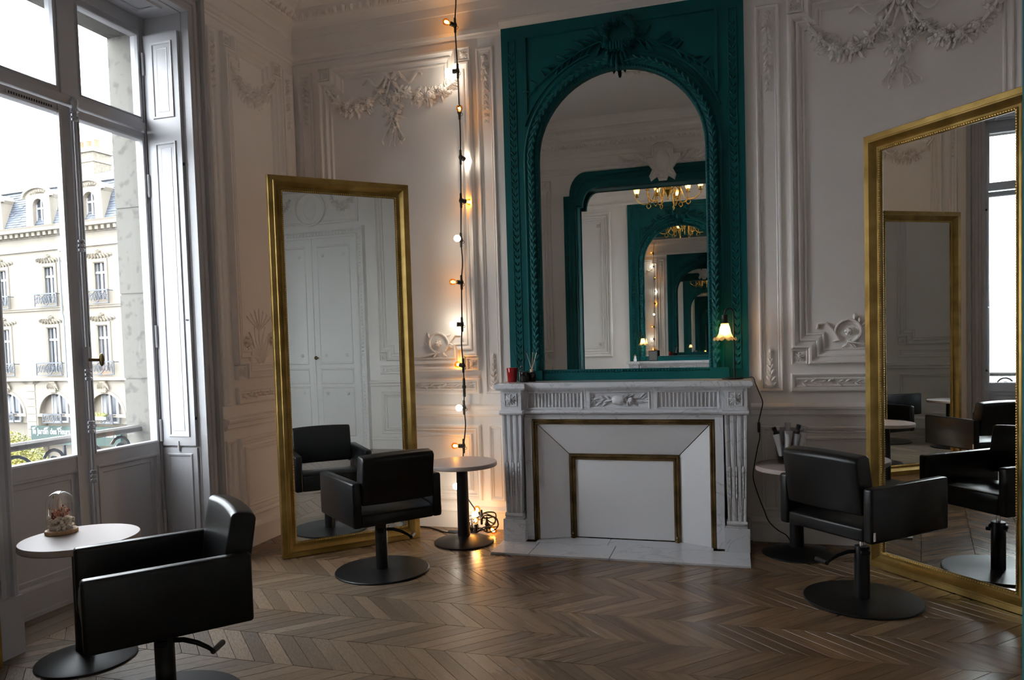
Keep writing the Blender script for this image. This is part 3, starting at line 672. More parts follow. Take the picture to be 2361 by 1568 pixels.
# ------------------------------------------------------------------ windows
def window(idx, yo0, y1, detail=True):
    y0 = yo0 + (.16 if idx == 1 else 0.0)                   # the far jamb of the first window is broader
    W = thing('window_%d' % idx, 'tall white french window with iron bolt and panelled shutters' if idx == 1 else 'unseen french window added for fill daylight in the second room, %s wall' % ('left' if idx == 2 else 'right'), 'window', kind='structure')
    M = frameM((-3.65, 0, 0), (0, 1, 0), (1, 0, 0)); c = (y0 + y1)/2 + .005
    o0, o1 = -.05, .0
    m = MB(M)
    for (a, b, z0, z1) in ((yo0 - .01, y0 + .035, 0, WZ + .01), (y1 - .035, y1 + .01, 0, WZ + .01), (y0 + .035, y1 - .035, 3.50, WZ + .01), (y0 + .035, y1 - .035, 0, .03)): m.box(a, b, o0, o1 + .012, z0, z1)
    m.box(y0 + .035, y1 - .035, o0, o1 + .02, 2.852, 2.905); m.box(c - .06, c + .06, o0, o1 + .012, 2.905, 3.50)
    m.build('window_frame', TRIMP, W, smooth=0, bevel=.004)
    for s in (-1, 1):
        a, b = (y0 + .037, c - .004) if s < 0 else (c + .004, y1 - .037)
        ia, ib = (a + .045, b - .062) if s < 0 else (a + .052, b - .018 if False else b - .020)
        m = MB(M)
        for (u0, u1, z0, z1) in ((a, ia, .03, 2.842), (ib, b, .03, 2.842), (ia, ib, 2.79, 2.842), (ia, ib, .755, .838), (ia, ib, .03, .15)): m.box(u0, u1, o0 + .004, o1 + .006, z0, z1)
        m.ring(rect(ia, ib, .838, 2.79), [(-.012, .006), (-.010, .014), (0, .010), (.003, -.010)])
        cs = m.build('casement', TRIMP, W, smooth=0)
        m = MB(M); m.box(ia - .005, ib + .005, -.026, -.022, .833, 2.795); m.build('pane', PANE, cs, smooth=0)
        m = MB(M); m.box(ia - .004, ib + .004, -.035, -.012, .145, .76); m.ring(rect(ia, ib, .15, .755), [(0, .006), (.004, .012), (.014, .010), (.022, -.008), (.05, -.006), (.055, -.012)])
        m.build('panel', TRIMP, cs, smooth=30)
        m = MB(M); a2, b2 = (y0 + .036, c - .061) if s < 0 else (c + .061, y1 - .036)
        for (u0, u1, z0, z1) in ((a2, a2 + .025, 2.905, 3.50), (b2 - .025, b2, 2.905, 3.50), (a2 + .025, b2 - .025, 3.455, 3.50), (a2 + .025, b2 - .025, 2.905, 2.94)): m.box(u0, u1, o0 + .004, o1 + .004, z0, z1)
        m.ring(rect(a2 + .025, b2 - .025, 2.94, 3.455), [(-.010, .004), (-.006, .012), (0, .008), (.003, -.012)])
        ul = m.build('fanlight', TRIMP, W, smooth=0)
        m = MB(M); m.box(a2 + .02, b2 - .02, -.026, -.022, 2.935, 3.46); m.build('pane', PANE, ul, smooth=0)
    if detail:
        m = MB(M); m.box(c - .085, c - .068, o1, o1 + .014, .04, 2.84)                            # astragal over the meeting stiles
        m.tube([(c + .012, .024, .06), (c + .012, .024, 2.82)], .0095, 8)
        bolt = m.build('espagnolette', TRIMP, W, smooth=40)
        m = MB(M)
        for z in (2.80, 2.05, 1.30, .99, .70, .25):
            for q in range(3): m.lathe([(.010, -.012), (.018, -.006), (.018, .006), (.010, .012)], 8, (c + .012, .024, z + (q - 1)*.026))
        m.lathe([(.014, -.03), (.024, -.02), (.016, 0), (.024, .03), (.018, .05), (.008, .06)], 8, (c + .012, .026, 2.84))
        m.box(c - .01, c + .034, 0, .03, 1.33, 1.46); m.build('bolt_guide', TRIMP, bolt, smooth=40)
        m = MB(M); m.cyl((c + .012, .03, 1.385), (c + .05, .075, 1.383), .010); m.ell((c + .055, .082, 1.383), (.012, .018, .040), 10, 6); m.build('knob', BRASS, bolt, smooth=50)
        for z in (3.28, 2.50, 1.52, .90, .30):
            m = MB(M); m.lathe([(.004, -.075), (.009, -.07), (.010, .07), (.004, .075)], 8, (y1 - .033, .018, z)); m.build('hinge', TRIMP, W, smooth=40)
        m = MB(M); m.box(c - .40, c - .12, .006, .012, 2.803, 2.822)
        vg = m.build('vent_grille', TRIMP, W, smooth=0)
        m = MB(M)
        for q in range(18): m.box(c - .39 + q*.015, c - .381 + q*.015, .0118, .0125, 2.806, 2.819)
        m.build('vent_slots', DARKGAP, vg, smooth=0)
    # reveals, shutters folded into them, soffit
    for s in (-1, 1):
        yy = y1 if s > 0 else yo0; Ms = frameM((-3.65, yy, 0), (1, 0, 0), (0, -s, 0))
        m = MB(Ms); m.box(0, .30, -.02, .003, 0, WZ); m.build('reveal', TRIMP, W, smooth=0)
        m = MB(Ms); m.box(.018, .282, .003, .024, .80, 3.462)
        for (z0, z1) in ((2.93, 3.40), (2.765 - 1.90, 2.765)):
            m.ring(rect(.085, .235, z0, z1), [(-.008, .024), (-.004, .032), (.006, .030), (.014, .020), (.03, .022), (.034, .026), (.04, .0245)])
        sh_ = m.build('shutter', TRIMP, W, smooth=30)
        m = MB(Ms); m.ell((.262, .028, 1.62), (.006, .008, .006), 8, 5); m.build('shutter_knob', CHROME, sh_, smooth=40)
        for z in (.98, 2.62):
            m = MB(Ms); m.ell((.285, .016, z), (.007, .010, .012), 8, 5); m.build('bumper', PLASTB, sh_, smooth=40)
        m = MB(Ms); m.box(.018, .282, .003, .016, .03, .785)
        m.ring(rect(.06, .24, .08, .74), [(-.008, .016), (-.004, .024), (.006, .022), (.014, .014), (.03, .016), (.036, .017)])
        m.box(.14, .152, .016, .03, .765, .83)
        m.build('reveal_panel', TRIMP, W, smooth=30)
    m = MB(frameM((-3.65, 0, 0), (0, 1, 0), (1, 0, 0))); m.box(yo0, y1, 0, .30, WZ - .004, WZ + .01)
    for q in range(1):
        zz = WZ - .004
        L = [[(y0 + .10 + d, .06 + d, zz - h_), (y1 - .10 - d, .06 + d, zz - h_), (y1 - .10 - d, .25 - d, zz - h_), (y0 + .10 + d, .25 - d, zz - h_)] for d, h_ in ((0, 0), (.004, .010), (.016, .008), (.024, 0), (.04, .004))]
        m.loops(L, True)
    m.build('soffit', TRIMP, W, smooth=30)
    # moulded architrave with plinth blocks
    AR = [(0, .0), (0, .055), (.012, .062), (.028, .062), (.034, .050), (.055, .044), (.062, .052), (.085, .052), (.092, .040), (.118, .034), (.126, .058), (.150, .066), (.158, .060), (.162, 0)]
    m = MB(ML)
    for s in (-1, 1):
        yy = y1 if s > 0 else yo0
        m.runz([(yy + s*p[0], p[1]) for p in AR], .28, WZ)
        m.box(min(yy - .002*s, yy + s*.168), max(yy - .002*s, yy + s*.168), 0, .075, 0, .28)
    P = [(p[1], WZ + p[0] + .0) for p in AR]
    m.loops([[(yo0 - p[0], p[1], WZ + p[0]) for p in AR], [(y1 + p[0], p[1], WZ + p[0]) for p in AR]], True, True, True)
    m.loops([[(yo0 - p[0], p[1], WZ) for p in AR], [(yo0 - p[0], p[1], WZ + p[0]) for p in AR]], True)
    m.loops([[(y1 + p[0], p[1], WZ) for p in AR], [(y1 + p[0], p[1], WZ + p[0]) for p in AR]], True)
    m.build('architrave', TRIMP, W, smooth=30)
    return W
window(1, *WIN1); window(2, *FILLWIN2, detail=False)
w3 = window(3, *FILLWIN3, detail=False); w3.scale = (-1, 1, 1); w3.location = (XL + XR, 0, 0)
for k in range(3):                                          # boards of the window bay
    m = MB(); m.box(XL - .318 + k*.108, XL - .318 + k*.108 + .106, WIN1[0] + .002, WIN1[1] - .002, -.03, .001); m.build('bay_board', OAK, floor, smooth=0)
for (a, b, y0, y1) in ((XL - .318, XL + .004, *FILLWIN2), (XR - .004, XR + .318, *FILLWIN3)):
    m = MB(); m.box(a, b, y0, y1, -.03, .001); m.build('bay_board', OAK, floor, smooth=0)

# iron balustrade outside the window
bal = thing('balcony_railing', 'black iron scroll railing with grey weathered handrail outside the window', 'railing', (-3.80, 3.43, .12))
def B(p): return p
m = MB(Matrix.Translation((0, 0, -.12))); m.lathe([(0, 0)], 3) if False else None
m.loops([[(p[0], y, p[1]) for p in ((-.030, .898), (.030, .898), (.036, .908), (.036, .928), (.02, .940), (-.02, .940), (-.036, .928), (-.036, .908))] for y in (-.57, .57)], True, True, True)
m.build('handrail', RAILW, bal, smooth=30)
def scroll(c, r, turns, s=1, a0=0.0, n=22): return [(0, c[0] + s*math.cos(a0 + t*turns*2*PI)*r*(1 - .75*t), c[1] + math.sin(a0 + t*turns*2*PI)*r*(1 - .75*t)) for t in [i/n for i in range(n + 1)]]
for k, pts in enumerate((scroll((-.33, .76), .12, 1.2, 1, .2), scroll((-.07, .80), .075, 1.3, -1, .4), scroll((.16, .76), .115, 1.3, 1, .3), scroll((.42, .80), .085, 1.4, -1, .5),
                         [(0, -.57, .70), (0, .57, .70)], [(0, -.36, .66), (0, -.36, .88)], scroll((-.2, .52), .13, 1.3, 1, 2), scroll((.1, .50), .14, 1.3, -1, 2), [(0, -.57, .30), (0, .57, .30)], [(0, 0, .12), (0, 0, .885)], scroll((.38, .5), .12, 1.2, 1, 1))):
    m = MB(Matrix.Translation((0, 0, -.12))); m.tube(pts, .010, 6); m.build('scroll_bar', IRON, bal, smooth=50)
# ------------------------------------------------------------------ double door in the right wall
dr = thing('door_1', 'white panelled double door with carved surround', 'door', kind='structure')
d0, d1, dz = DOOR; dc = (d0 + d1)/2
for s in (-1, 1):
    a, b = (d0, dc - .003) if s < 0 else (dc + .003, d1)
    m = MB(MR); m.box(a, b, .002, .030, .01, dz)
    for (z0, z1) in ((.20, .86), (.93, 1.11), (1.20, dz - .12)):
        m.ring(rect(a + .10, b - .10, z0, z1), [(-.02, .030), (-.014, .042), (0, .040), (.012, .026), (.03, .030), (.034, .024)])
    lf = m.build('door_leaf', DOORP, dr, smooth=30)
    laurel(lf, MR, a + .15, b - .15, .965, 1.075, DOORP)
    for zz in (1.30, dz - .24, .78):
        for uu in (a + .18, b - .18):
            m = MB(MR); m.rose(uu, zz, .03, .028); m.build('rosette', DOORP, lf, smooth=40)
    for zz in (.55, 1.62, 2.5):
        m = MB(MR); uu = d0 + .004 if s < 0 else d1 - .004; m.lathe([(.004, -.06), (.009, -.05), (.009, .05), (.004, .06)], 8, (uu, .036, zz)); m.build('hinge', DOORP, lf, smooth=40)
m = MB(MR); m.box(dc - .022, dc + .022, .028, .044, .01, dz); m.build('astragal', DOORP, dr, smooth=0, bevel=.006)
m = MB(MR); m.cyl((dc + .06, .03, 1.27), (dc + .06, .07, 1.27), .009); m.ell((dc + .06, .088, 1.27), (.026, .020, .026), 10, 6); m.build('door_knob', BRASS, dr, smooth=50)
m = MB(MR); Q = [(0, 0), (0, .05), (.03, .055), (.045, .035), (.085, .035), (.10, .06), (.13, .065), (.14, 0)]
m.loops([[(d0 - i, o, z) for i, o in Q] for z in (0, dz)] + [[(d0 - i, o, dz + i) for i, o in Q]] + [[(d1 + i, o, dz + i) for i, o in Q]] + [[(d1 + i, o, z) for i, o in Q] for z in (dz, 0)], True, True, True)
cs = m.build('door_casing', DOORP, dr, smooth=30)
m = MB(MR)
for i in range(int((d1 - d0)/.05)): m.ell((d0 + .025 + i*.05, .042, dz + .065), (.015, .012, .02), 6, 4)
for i in range(int(dz/.05)):
    for uu in (d0 - .065, d1 + .065): m.ell((uu, .042, .05 + i*.05), (.02, .012, .015), 6, 4)
m.build('casing_beads', DOORP, cs, smooth=40, kind='stuff')
m = MB(MR); m.ring(rect(d0 - .05, d1 + .05, dz + .20, 3.62), SMALL)
P = [(dc + .24*math.cos(2*PI*i/24), dz + .42 + .24*math.sin(2*PI*i/24)) for i in range(24)]; m.ring(P, [(0, .01), (0, .04), (.02, .046), (.03, .03), (.04, .02)], True); m.ell((dc, .02, dz + .42), (.10, .03, .15), 10, 6)
m.build('overdoor', WALL, dr, smooth=35)
for s in (-1, 1): swag(dr, MR, dc + s*.32, dc + s*.68, dz + .58, dz + .42, sc=.8)
so = thing('wall_socket', 'small white wall socket on the panel beside the double door', 'socket', (XR - .004, 2.93, .43))
m = MB(); m.box(-.010, 0.004, -.042, .042, -.042, .042); m.build('plate', DOORP, so, smooth=0, bevel=.004)
m = MB(); m.tube([(-.011, .020*math.cos(a), .020*math.sin(a)) for a in [2*PI*i/16 for i in range(16)]], .003, 6, True); m.ell((-.011, .008, .0), (.002, .003, .003), 6, 4); m.ell((-.011, -.008, .0), (.002, .003, .003), 6, 4); m.build('outlet', MATS['far_curtain'], so, smooth=40)

# ------------------------------------------------------------------ fireplace (origin: middle of the wall line, on the floor; +y is the wall, local front is -y)
def fireplace(label, loc, rz):
    T = thing('fireplace', label, 'fireplace', loc, rz)
    def P(x): return x + .745                               # world x -> local x (measured for the first one)
    Mf = Matrix(((1, 0, 0, 0), (0, -1, 0, 0), (0, 0, 1, 0), (0, 0, 0, 1)))   # (u, out, z)
    W2 = .83
    # mantel shelf with breakfront ends
    m = MB()
    def slab(ins, z0, z1):
        m.loops([[(x, -y, z) for x, y in ((-.86 + ins, 0), (.86 - ins, 0), (.86 - ins, .40 - ins), (.64 + ins, .40 - ins), (.64 + ins, .355 - ins), (-.64 - ins, .355 - ins), (-.64 - ins, .40 - ins), (-.86 + ins, .40 - ins))] for z in (z0, z1)], True, True, True)
    slab(0, 1.092, 1.120); slab(.010, 1.120, 1.126); slab(.014, 1.080, 1.092)
    m.build('mantel_shelf', MARBLE, T, smooth=0)
    # frieze: three blocks between the corner blocks
    for (a, b, kind) in ((-.675, -.232, 'f'), (-.230, .224, 'c'), (.226, .675, 'f')):
        m = MB(Mf); m.box(a, b, .02, .289, .920, 1.082)
        m.ring(rect(a, b, .920, 1.082), [(0, .289), (0, .300), (.020, .300), (.022, .306), (.027, .306), (.032, .300), (.032, .289)])
        bl = m.build('frieze_block', MARBLE, T, smooth=25)
        if kind == 'f':
            n = 15; w = (b - a - .064)/n
            for i in range(n + 1):
                u = a + .032 + i*w; hw_ = w*.20
                g = MB(Mf); g.box(max(u - hw_, a + .030), min(u + hw_, b - .030), .287, .299, .950, 1.052); g.build('flute_fillet', MARBLE, bl, smooth=0, bevel=.0025)
        else:
            g = MB(Mf); zc = 1.001
            g.ell((-.003, .296, zc), (.055, .020, .036), 12, 6); g.bar([(-.03, zc - .02), (.06, zc + .035)], .012, .018, .290)
            for i in range(12):
                for s in (-1, 1): g.leaf(s*(.045 + i*.0115), zc + math.sin(i*1.7)*.015, (0 if s > 0 else PI) + s*random.uniform(-.8, .8), .055, .018, .290, .014)
            for i in range(7): g.rose(-.10 - .014*i, zc + random.uniform(-.025, .025), .014, .290, 0, 1)
            g.ell((.075, .296, zc - .008), (.022, .014, .026), 10, 6)
            for i in range(5): g.leaf(random.uniform(-.06, .06), zc, random.uniform(0, 6.28), .05, .016, .297, .016)
            g.build('trophy_relief', MARBLE, bl, smooth=40)
    for s in (-1, 1):
        c = s*.752
        m = MB(Mf); m.box(c - .075, c + .075, .02, .355, .932, 1.082); cb = m.build('corner_block', MARBLE, T, smooth=0, bevel=.002)
        m = MB(Mf); z0 = 1.010; m.ring(rect(c - .046, c + .046, z0 - .048, z0 + .048), [(0, .355), (.003, .361), (.006, .354)])
        for k in range(16): m.leaf(c, z0, k*PI/8, .042 if k % 2 else .050, .013, .356, .010)
        m.ell((c, .364, z0), (.010, .008, .010), 8, 5); m.build('rosette', MARBLE, cb, smooth=40)
        m = MB(Mf); m.run([(.02, .905), (.358, .905), (.372, .911), (.376, .920), (.370, .930), (.355, .934), (.02, .934)], c - .083, c + .083); m.build('block_moulding', MARBLE, T, smooth=30)
        # tapering fluted leg
        m = MB(Mf); t, bt = .070, .056
        L = []
        for z, hw in ((.905, t), (.20, bt)):
            pts = []
            n = 3
            pts.append((c - hw, .02)); pts.append((c - hw, .350))
            for k in range(n):
                uc = c + (k - 1)*hw*.62; fw = hw*.19
                pts += [(uc - fw, .350), (uc - fw*.6, .340), (uc, .336), (uc + fw*.6, .340), (uc + fw, .350)]
            pts += [(c + hw, .350), (c + hw, .02)]
            L.append([(u, o, z) for u, o in pts])
        m.loops(L, True, True, True); lg = m.build('fluted_leg', MARBLE, T, smooth=30)
        for k in range(3):
            m = MB(Mf); uc = c + (k - 1)*t*.60
            for q in range(6): m.ell((uc, .346, .515 - q*.028), (.007, .009, .018), 6, 4)
            m.ell((uc, .348, .55), (.009, .010, .024), 6, 5)
            m.build('husk_relief', MARBLE, lg, smooth=40)
        m = MB(Mf); m.run([(.02, .165), (.345, .165), (.352, .172), (.348, .182), (.362, .190), (.366, .200), (.356, .212), (.02, .212)], c - .064, c + .064); m.build('foot_moulding', MARBLE, T, smooth=30)
        m = MB(Mf); m.box(c - .080, c + .080, .02, .362, .012, .168); m.build('plinth', MARBLE, T, smooth=0, bevel=.003)
        m = MB(Mf); m.box(s*.675 if s < 0 else .622, -.622 if s < 0 else .675, .02, .305, .012, .885); m.build('jamb_slab', MARBLE, T, smooth=0, bevel=.003)
    m = MB(Mf); m.run([(.02, .906), (.305, .906), (.320, .912), (.324, .922), (.316, .930), (.300, .934), (.02, .934)], -.672, .672); m.build('bead_moulding', MARBLE, T, smooth=30)
    m = MB(Mf); m.box(-.675, .675, .02, .285, .868, .906); m.build('lintel_slab', MARBLE, T, smooth=0, bevel=.002)
    # brass outer frame, splayed white panels, brass inner frame, board
    def gate(m, hw, z, w, o0, o1, prof=True):
        for q, (d0_, d1_, oo) in enumerate(((0, w, o0), (w*.12, w*.45, o1), (w*.6, w*.9, (o0 + o1)/2))):
            b0 = o0 - .02
            m.box(-hw + d0_, -hw + d1_, b0, oo, .012, z - d0_); m.box(hw - d1_, hw - d0_, b0, oo, .012, z - d0_); m.box(-hw + d0_, hw - d0_, b0, oo, z - d1_, z - d0_)
    m = MB(Mf); gate(m, .622, .868, .036, .285, .300); m.build('outer_brass_frame', BRASS, T, smooth=0, bevel=.003)
    iw, iz, od, idp = .382, .612, .275, .185
    m = MB(Mf)
    th = .012
    def quad(a, b, c_, d, name):
        q = MB(Mf); n = [0, -th, 0]
        V = [a, b, c_, d]; V2 = [(p[0], p[1] - th, p[2]) for p in V]
        q.add(V + V2, [(0, 1, 2, 3), (7, 6, 5, 4), (0, 4, 5, 1), (1, 5, 6, 2), (2, 6, 7, 3), (3, 7, 4, 0)]); return q.build(name, LACQ, T, smooth=0)
    hw, hz = .588, .834; g = .0025
    quad((-hw, od, .014), (-iw - g, idp, .014), (-iw - g, idp, iz - g), (-hw, od, hz - 2*g), 'splayed_panel')
    quad((iw + g, idp, .014), (hw, od, .014), (hw, od, hz - 2*g), (iw + g, idp, iz - g), 'splayed_panel')
    quad((-iw, idp, iz + g), (iw, idp, iz + g), (hw - g, od, hz), (-hw + g, od, hz), 'splayed_panel')
    m = MB(Mf); gate(m, iw, iz, .042, idp, idp + .014); m.build('inner_brass_frame', BRASS, T, smooth=0, bevel=.003)
    m = MB(Mf); m.box(-iw + .04, iw - .04, idp - .03, idp - .008, .018, iz - .04); m.build('fire_board', LACQ, T, smooth=0)
    for s in (-1, 1):
        m = MB(Mf); m.lathe([(.016, 0), (.018, .012), (.010, .02), (.014, .03), (.008, .04)], 10, (s*(iw - .02), idp + .012, .012)); m.build('brass_foot', BRASS, T, smooth=40)
    m = MB(Mf); m.box(-.66, .66, .0, .03, .01, .88); m.build('backing', DARKGAP, T, smooth=0)
    # hearth slabs laid level with the floor
    for (a, b, o0, o1) in ((-.838, -.575, .352, .648), (-.570, -.04, .352, .648), (-.036, .828, .352, .648), (-.60, -.10, .185, .349), (-.097, .60, .185, .349)):
        m = MB(Mf); m.box(a, b, o0, o1, -.01, .013); m.build('hearth_slab', HEARTHM, T, smooth=0, bevel=.002)
    return T
fp = fireplace('white marble fireplace with fluted legs under the arched teal mirror', (-.745, YA, 0), 0)
fp2 = dup(fp, (-.79, YB, 0), PI, 'white marble fireplace of the second room, seen only in the mirrors')

# ------------------------------------------------------------------ teal overmantel with arched mirror
def overmantel(label, loc, rz, tilt):
    T = thing('overmantel_mirror', label, 'mirror', loc, rz)
    Mf = Matrix(((1, 0, 0, 0), (0, -1, 0, 0), (0, 0, 1, 0), (0, 0, 0, 1)))
    hw, z0, z1 = .845, 0.0, 2.572                            # local z: 0 = mantel top (1.126)
    aw, az0, sp = .585, .075, 1.595                          # arch half width, sill, springing
    N = 28
    def arch(w, zb, zs): return [(-w, zb), (w, zb)] + [(w*math.cos(PI*i/N), zs + w*math.sin(PI*i/N)) for i in range(N + 1)]
    # panel around the arch: outer rectangle split so that it bridges to the arch outline
    ap = arch(aw + .105, az0 - .0, sp)
    m = MB(Mf); D = .030
    ca = math.atan2(z1 - sp, hw); angs = sorted([PI*i/N for i in range(N + 1)] + [ca, PI - ca])
    pts, outer = [(aw + .05, az0)], [(hw, az0)]
    for an in angs:
        pts.append(((aw + .05)*math.cos(an), sp + (aw + .05)*math.sin(an)))
        t = min(hw/abs(math.cos(an)) if abs(math.cos(an)) > 1e-6 else 1e9, (z1 - sp)/max(1e-6, math.sin(an))); outer.append((t*math.cos(an), sp + t*math.sin(an)))
    pts.append((-aw - .05, az0)); outer.append((-hw, az0))
    m.loops([[(p[0], D, p[1]) for p in pts], [(p[0], D, p[1]) for p in outer], [(p[0], .0, p[1]) for p in outer]], False)
    m.box(-hw, hw, 0, D, 0, az0)
    m.box(-hw, hw, -.004, D - .002, z1 - .06, z1)
    m.build('panel', TEAL, T, smooth=0, recalc=True)
    bk = MB(Mf); bk.box(-hw, hw, -.004, .010, 0, z1); bk.build('back_board', TEAL, T, smooth=0)
    # arch moulding: outer band, torus with ribbon, bead row, inner fillet
    def sweep(prof, name, parent, zb=az0):
        q = MB(Mf); L = []
        for d, o in prof:
            a = arch(aw + d, zb, sp)[1:]; L.append([(p[0], o, p[1]) for p in a] + [(-aw - d, o, zb)])
        q.loops(L, False); return q.build(name, TEAL, parent, smooth=35)
    am = sweep([(.108, D - .002), (.108, D + .022), (.098, D + .030), (.088, D + .024), (.080, D + .018), (.074, D + .026), (.064, D + .044), (.050, D + .050), (.036, D + .044), (.028, D + .026), (.024, D + .018), (.006, D + .016), (0, D + .010), (-.003, .008)], 'arch_moulding', T)
    q = MB(Mf)                                               # leaf ribbon on the torus
    def along(d, step):
        P = []; z = az0 + step/2
        while z < sp: P.append((aw + d, z, PI/2)); z += step
        n = int(PI*(aw + d)/step)
        for i in range(n):
            a = (i + .5)*PI/n; P.append(((aw + d)*math.cos(a), sp + (aw + d)*math.sin(a), a + PI/2))
        z = sp
        while z > az0 + step/2: P.append((-aw - d, z, -PI/2)); z -= step
        return P
    for i, (u, z, a) in enumerate(along(.050, .050)):
        up = a if a >= 0 else PI/2
        q.leaf(u, z, up + .45, .055, .020, D + .046, .010); q.leaf(u, z, up - .45, .055, .020, D + .046, .010)
    q.build('ribbon_leaves', TEAL, am, smooth=40)
    q = MB(Mf)
    for (u, z, a) in along(.013, .0215): q.ell((u, D + .019, z), (.0085, .0085, .0085), 6, 4)
    n = int(2*aw/.0215)
    for i in range(n): q.ell((-aw + (i + .5)*2*aw/n, D + .014, az0 - .012), (.0085, .0085, .0085), 6, 4)
    q.build('bead_row', TEAL, am, smooth=50, kind='stuff')
    # sill rail, plinths of the side columns
    m = MB(Mf); m.run([(0, .0), (.060, .0), (.060, .052), (.046, .056), (.040, az0 - .004), (.030, az0 + .002), (0, az0)], -aw - .02, aw + .02); m.build('sill_rail', TEAL, T, smooth=30)
    for s in (-1, 1):
        m = MB(Mf); m.box(s*.655 - .065, s*.655 + .065, .01, .075, 0, .075); m.build('plinth', TEAL, T, smooth=0, bevel=.003)
        # husk chain in a sunk strip
        m = MB(Mf); u = s*.770; m.ring(rect(u - .030, u + .030, .06, 2.48), [(0, D), (.002, D + .006), (.007, D + .006), (.010, D)])
        m.build('strip_moulding', TEAL, T, smooth=30)
        m = MB(Mf); n = 46
        for i in range(n):
            z = .09 + i*2.32/n
            for t in (-1, 1): m.leaf(u, z, PI/2 - t*.62, .046, .017, D + .002, .010)
        m.build('husk_chain', TEAL, T, smooth=40, kind='stuff')
        # spandrel mouldings
        m = MB(Mf)
        zt, ui = 2.490, .665
        PA = [(s*ui, sp + .34), (s*ui, zt), (s*.14, zt)]
        for a, b in zip(PA, PA[1:]): m.bar([a, b], .026, .014, D)
        AR = [((aw + .145)*math.cos(t), sp + (aw + .145)*math.sin(t)) for t in [.36 + i*.085 for i in range(12)]]
        m.bar([(s*p[0], p[1]) for p in AR], .018, .012, D)
        m.build('spandrel_moulding', TEAL, T, smooth=30)
        # olive branch
        m = MB(Mf); pts = [(s*(.10 + .52*t), 2.375 - .03*math.sin(t*3) - .28*t*t) for t in [i/10 for i in range(11)]]
        m.tube([(p[0], D + .012, p[1]) for p in pts], [.009*(1 - .06*i) for i in range(11)], 6)
        for i in range(24):
            t = i/24; k = min(10, int(t*10.99)); p = pts[k]; sz = 1 - .55*t
            a = (0 if s > 0 else PI) + s*(random.choice((-1, 1))*random.uniform(.35, 1.15) - .35*t)
            m.leaf(p[0] + random.uniform(-.02, .02), p[1], a, .135*sz, .034*sz, D + .004, .030*sz + .004, random.uniform(-.15, .15))
        m.build('olive_branch', TEAL, T, smooth=40)
    # flower wreath and acanthus clasp at the crown
    m = MB(Mf); wc = (.018, 2.400); rw = .098
    m.tube([(wc[0] + rw*math.cos(a), D + .03, wc[1] + rw*1.05*math.sin(a)) for a in [2*PI*i/24 for i in range(24)]], .015, 8, True)
    for i in range(24):
        a = 2*PI*i/24; r = rw + random.uniform(-.012, .014); u, z = wc[0] + r*math.cos(a), wc[1] + r*1.05*math.sin(a)
        m.rose(u, z, random.uniform(.024, .038), D + .036, random.random()*6)
        for q_ in range(3):
            b = random.uniform(0, 6.28); m.leaf(u + .015*math.cos(b), z + .015*math.sin(b), b, .042, .018, D + .02, .02)
    m.build('flower_wreath', TEAL, T, smooth=40)
    m = MB(Mf); z = sp + aw + .075
    for k in (-2, -1, 0, 1, 2):
        m.leaf(.005 + k*.022, z + .03, -PI/2 + k*.16, .13 - .012*abs(k), .042, D + .035, .045)
    for s in (-1, 1):
        m.tube([(.005 + s*(.045 + .018*math.cos(a)), D + .06, z + .045 + .018*math.sin(a)) for a in [i*.55 for i in range(10)]], .008, 6)
        m.leaf(.005 + s*.05, z + .06, -PI/2 + s*.35, .12, .04, D + .03, .03)
    for k in range(5): m.tube([(-.035 + k*.020, D + .065, z + .035), (-.035 + k*.020, D + .075, z + .085)], .009, 6)
    m.ell((.005, D + .05, z - .085), (.014, .018, .030), 8, 5)
    m.build('acanthus_clasp', TEAL, T, smooth=40)
    m = MB(Mf); a = arch(aw + .004, az0 - .004, sp); m.loops([[(p[0], .0185, p[1]) for p in a], [(p[0], .0175, p[1]) for p in a]], True, True, True)
    gl = m.build('mirror_glass', MIRROR2, T, smooth=0)
    gl.rotation_euler = (tilt, 0, 0); gl.location = (0, tilt*1.3, 0)
    return T
TILT = math.radians(.385)
om = overmantel('arched mirror in a carved teal overmantel above the marble fireplace', (-.745, YA, 1.126), 0, -TILT)
om2 = dup(om, (-.79, YB, 1.126), PI, 'second teal arched overmantel, visible only as a reflection')
for c in om2.children:
    if c.name.startswith('mirror_glass'): c.rotation_euler = (0, 0, 0); c.location = (0, 0, 0)

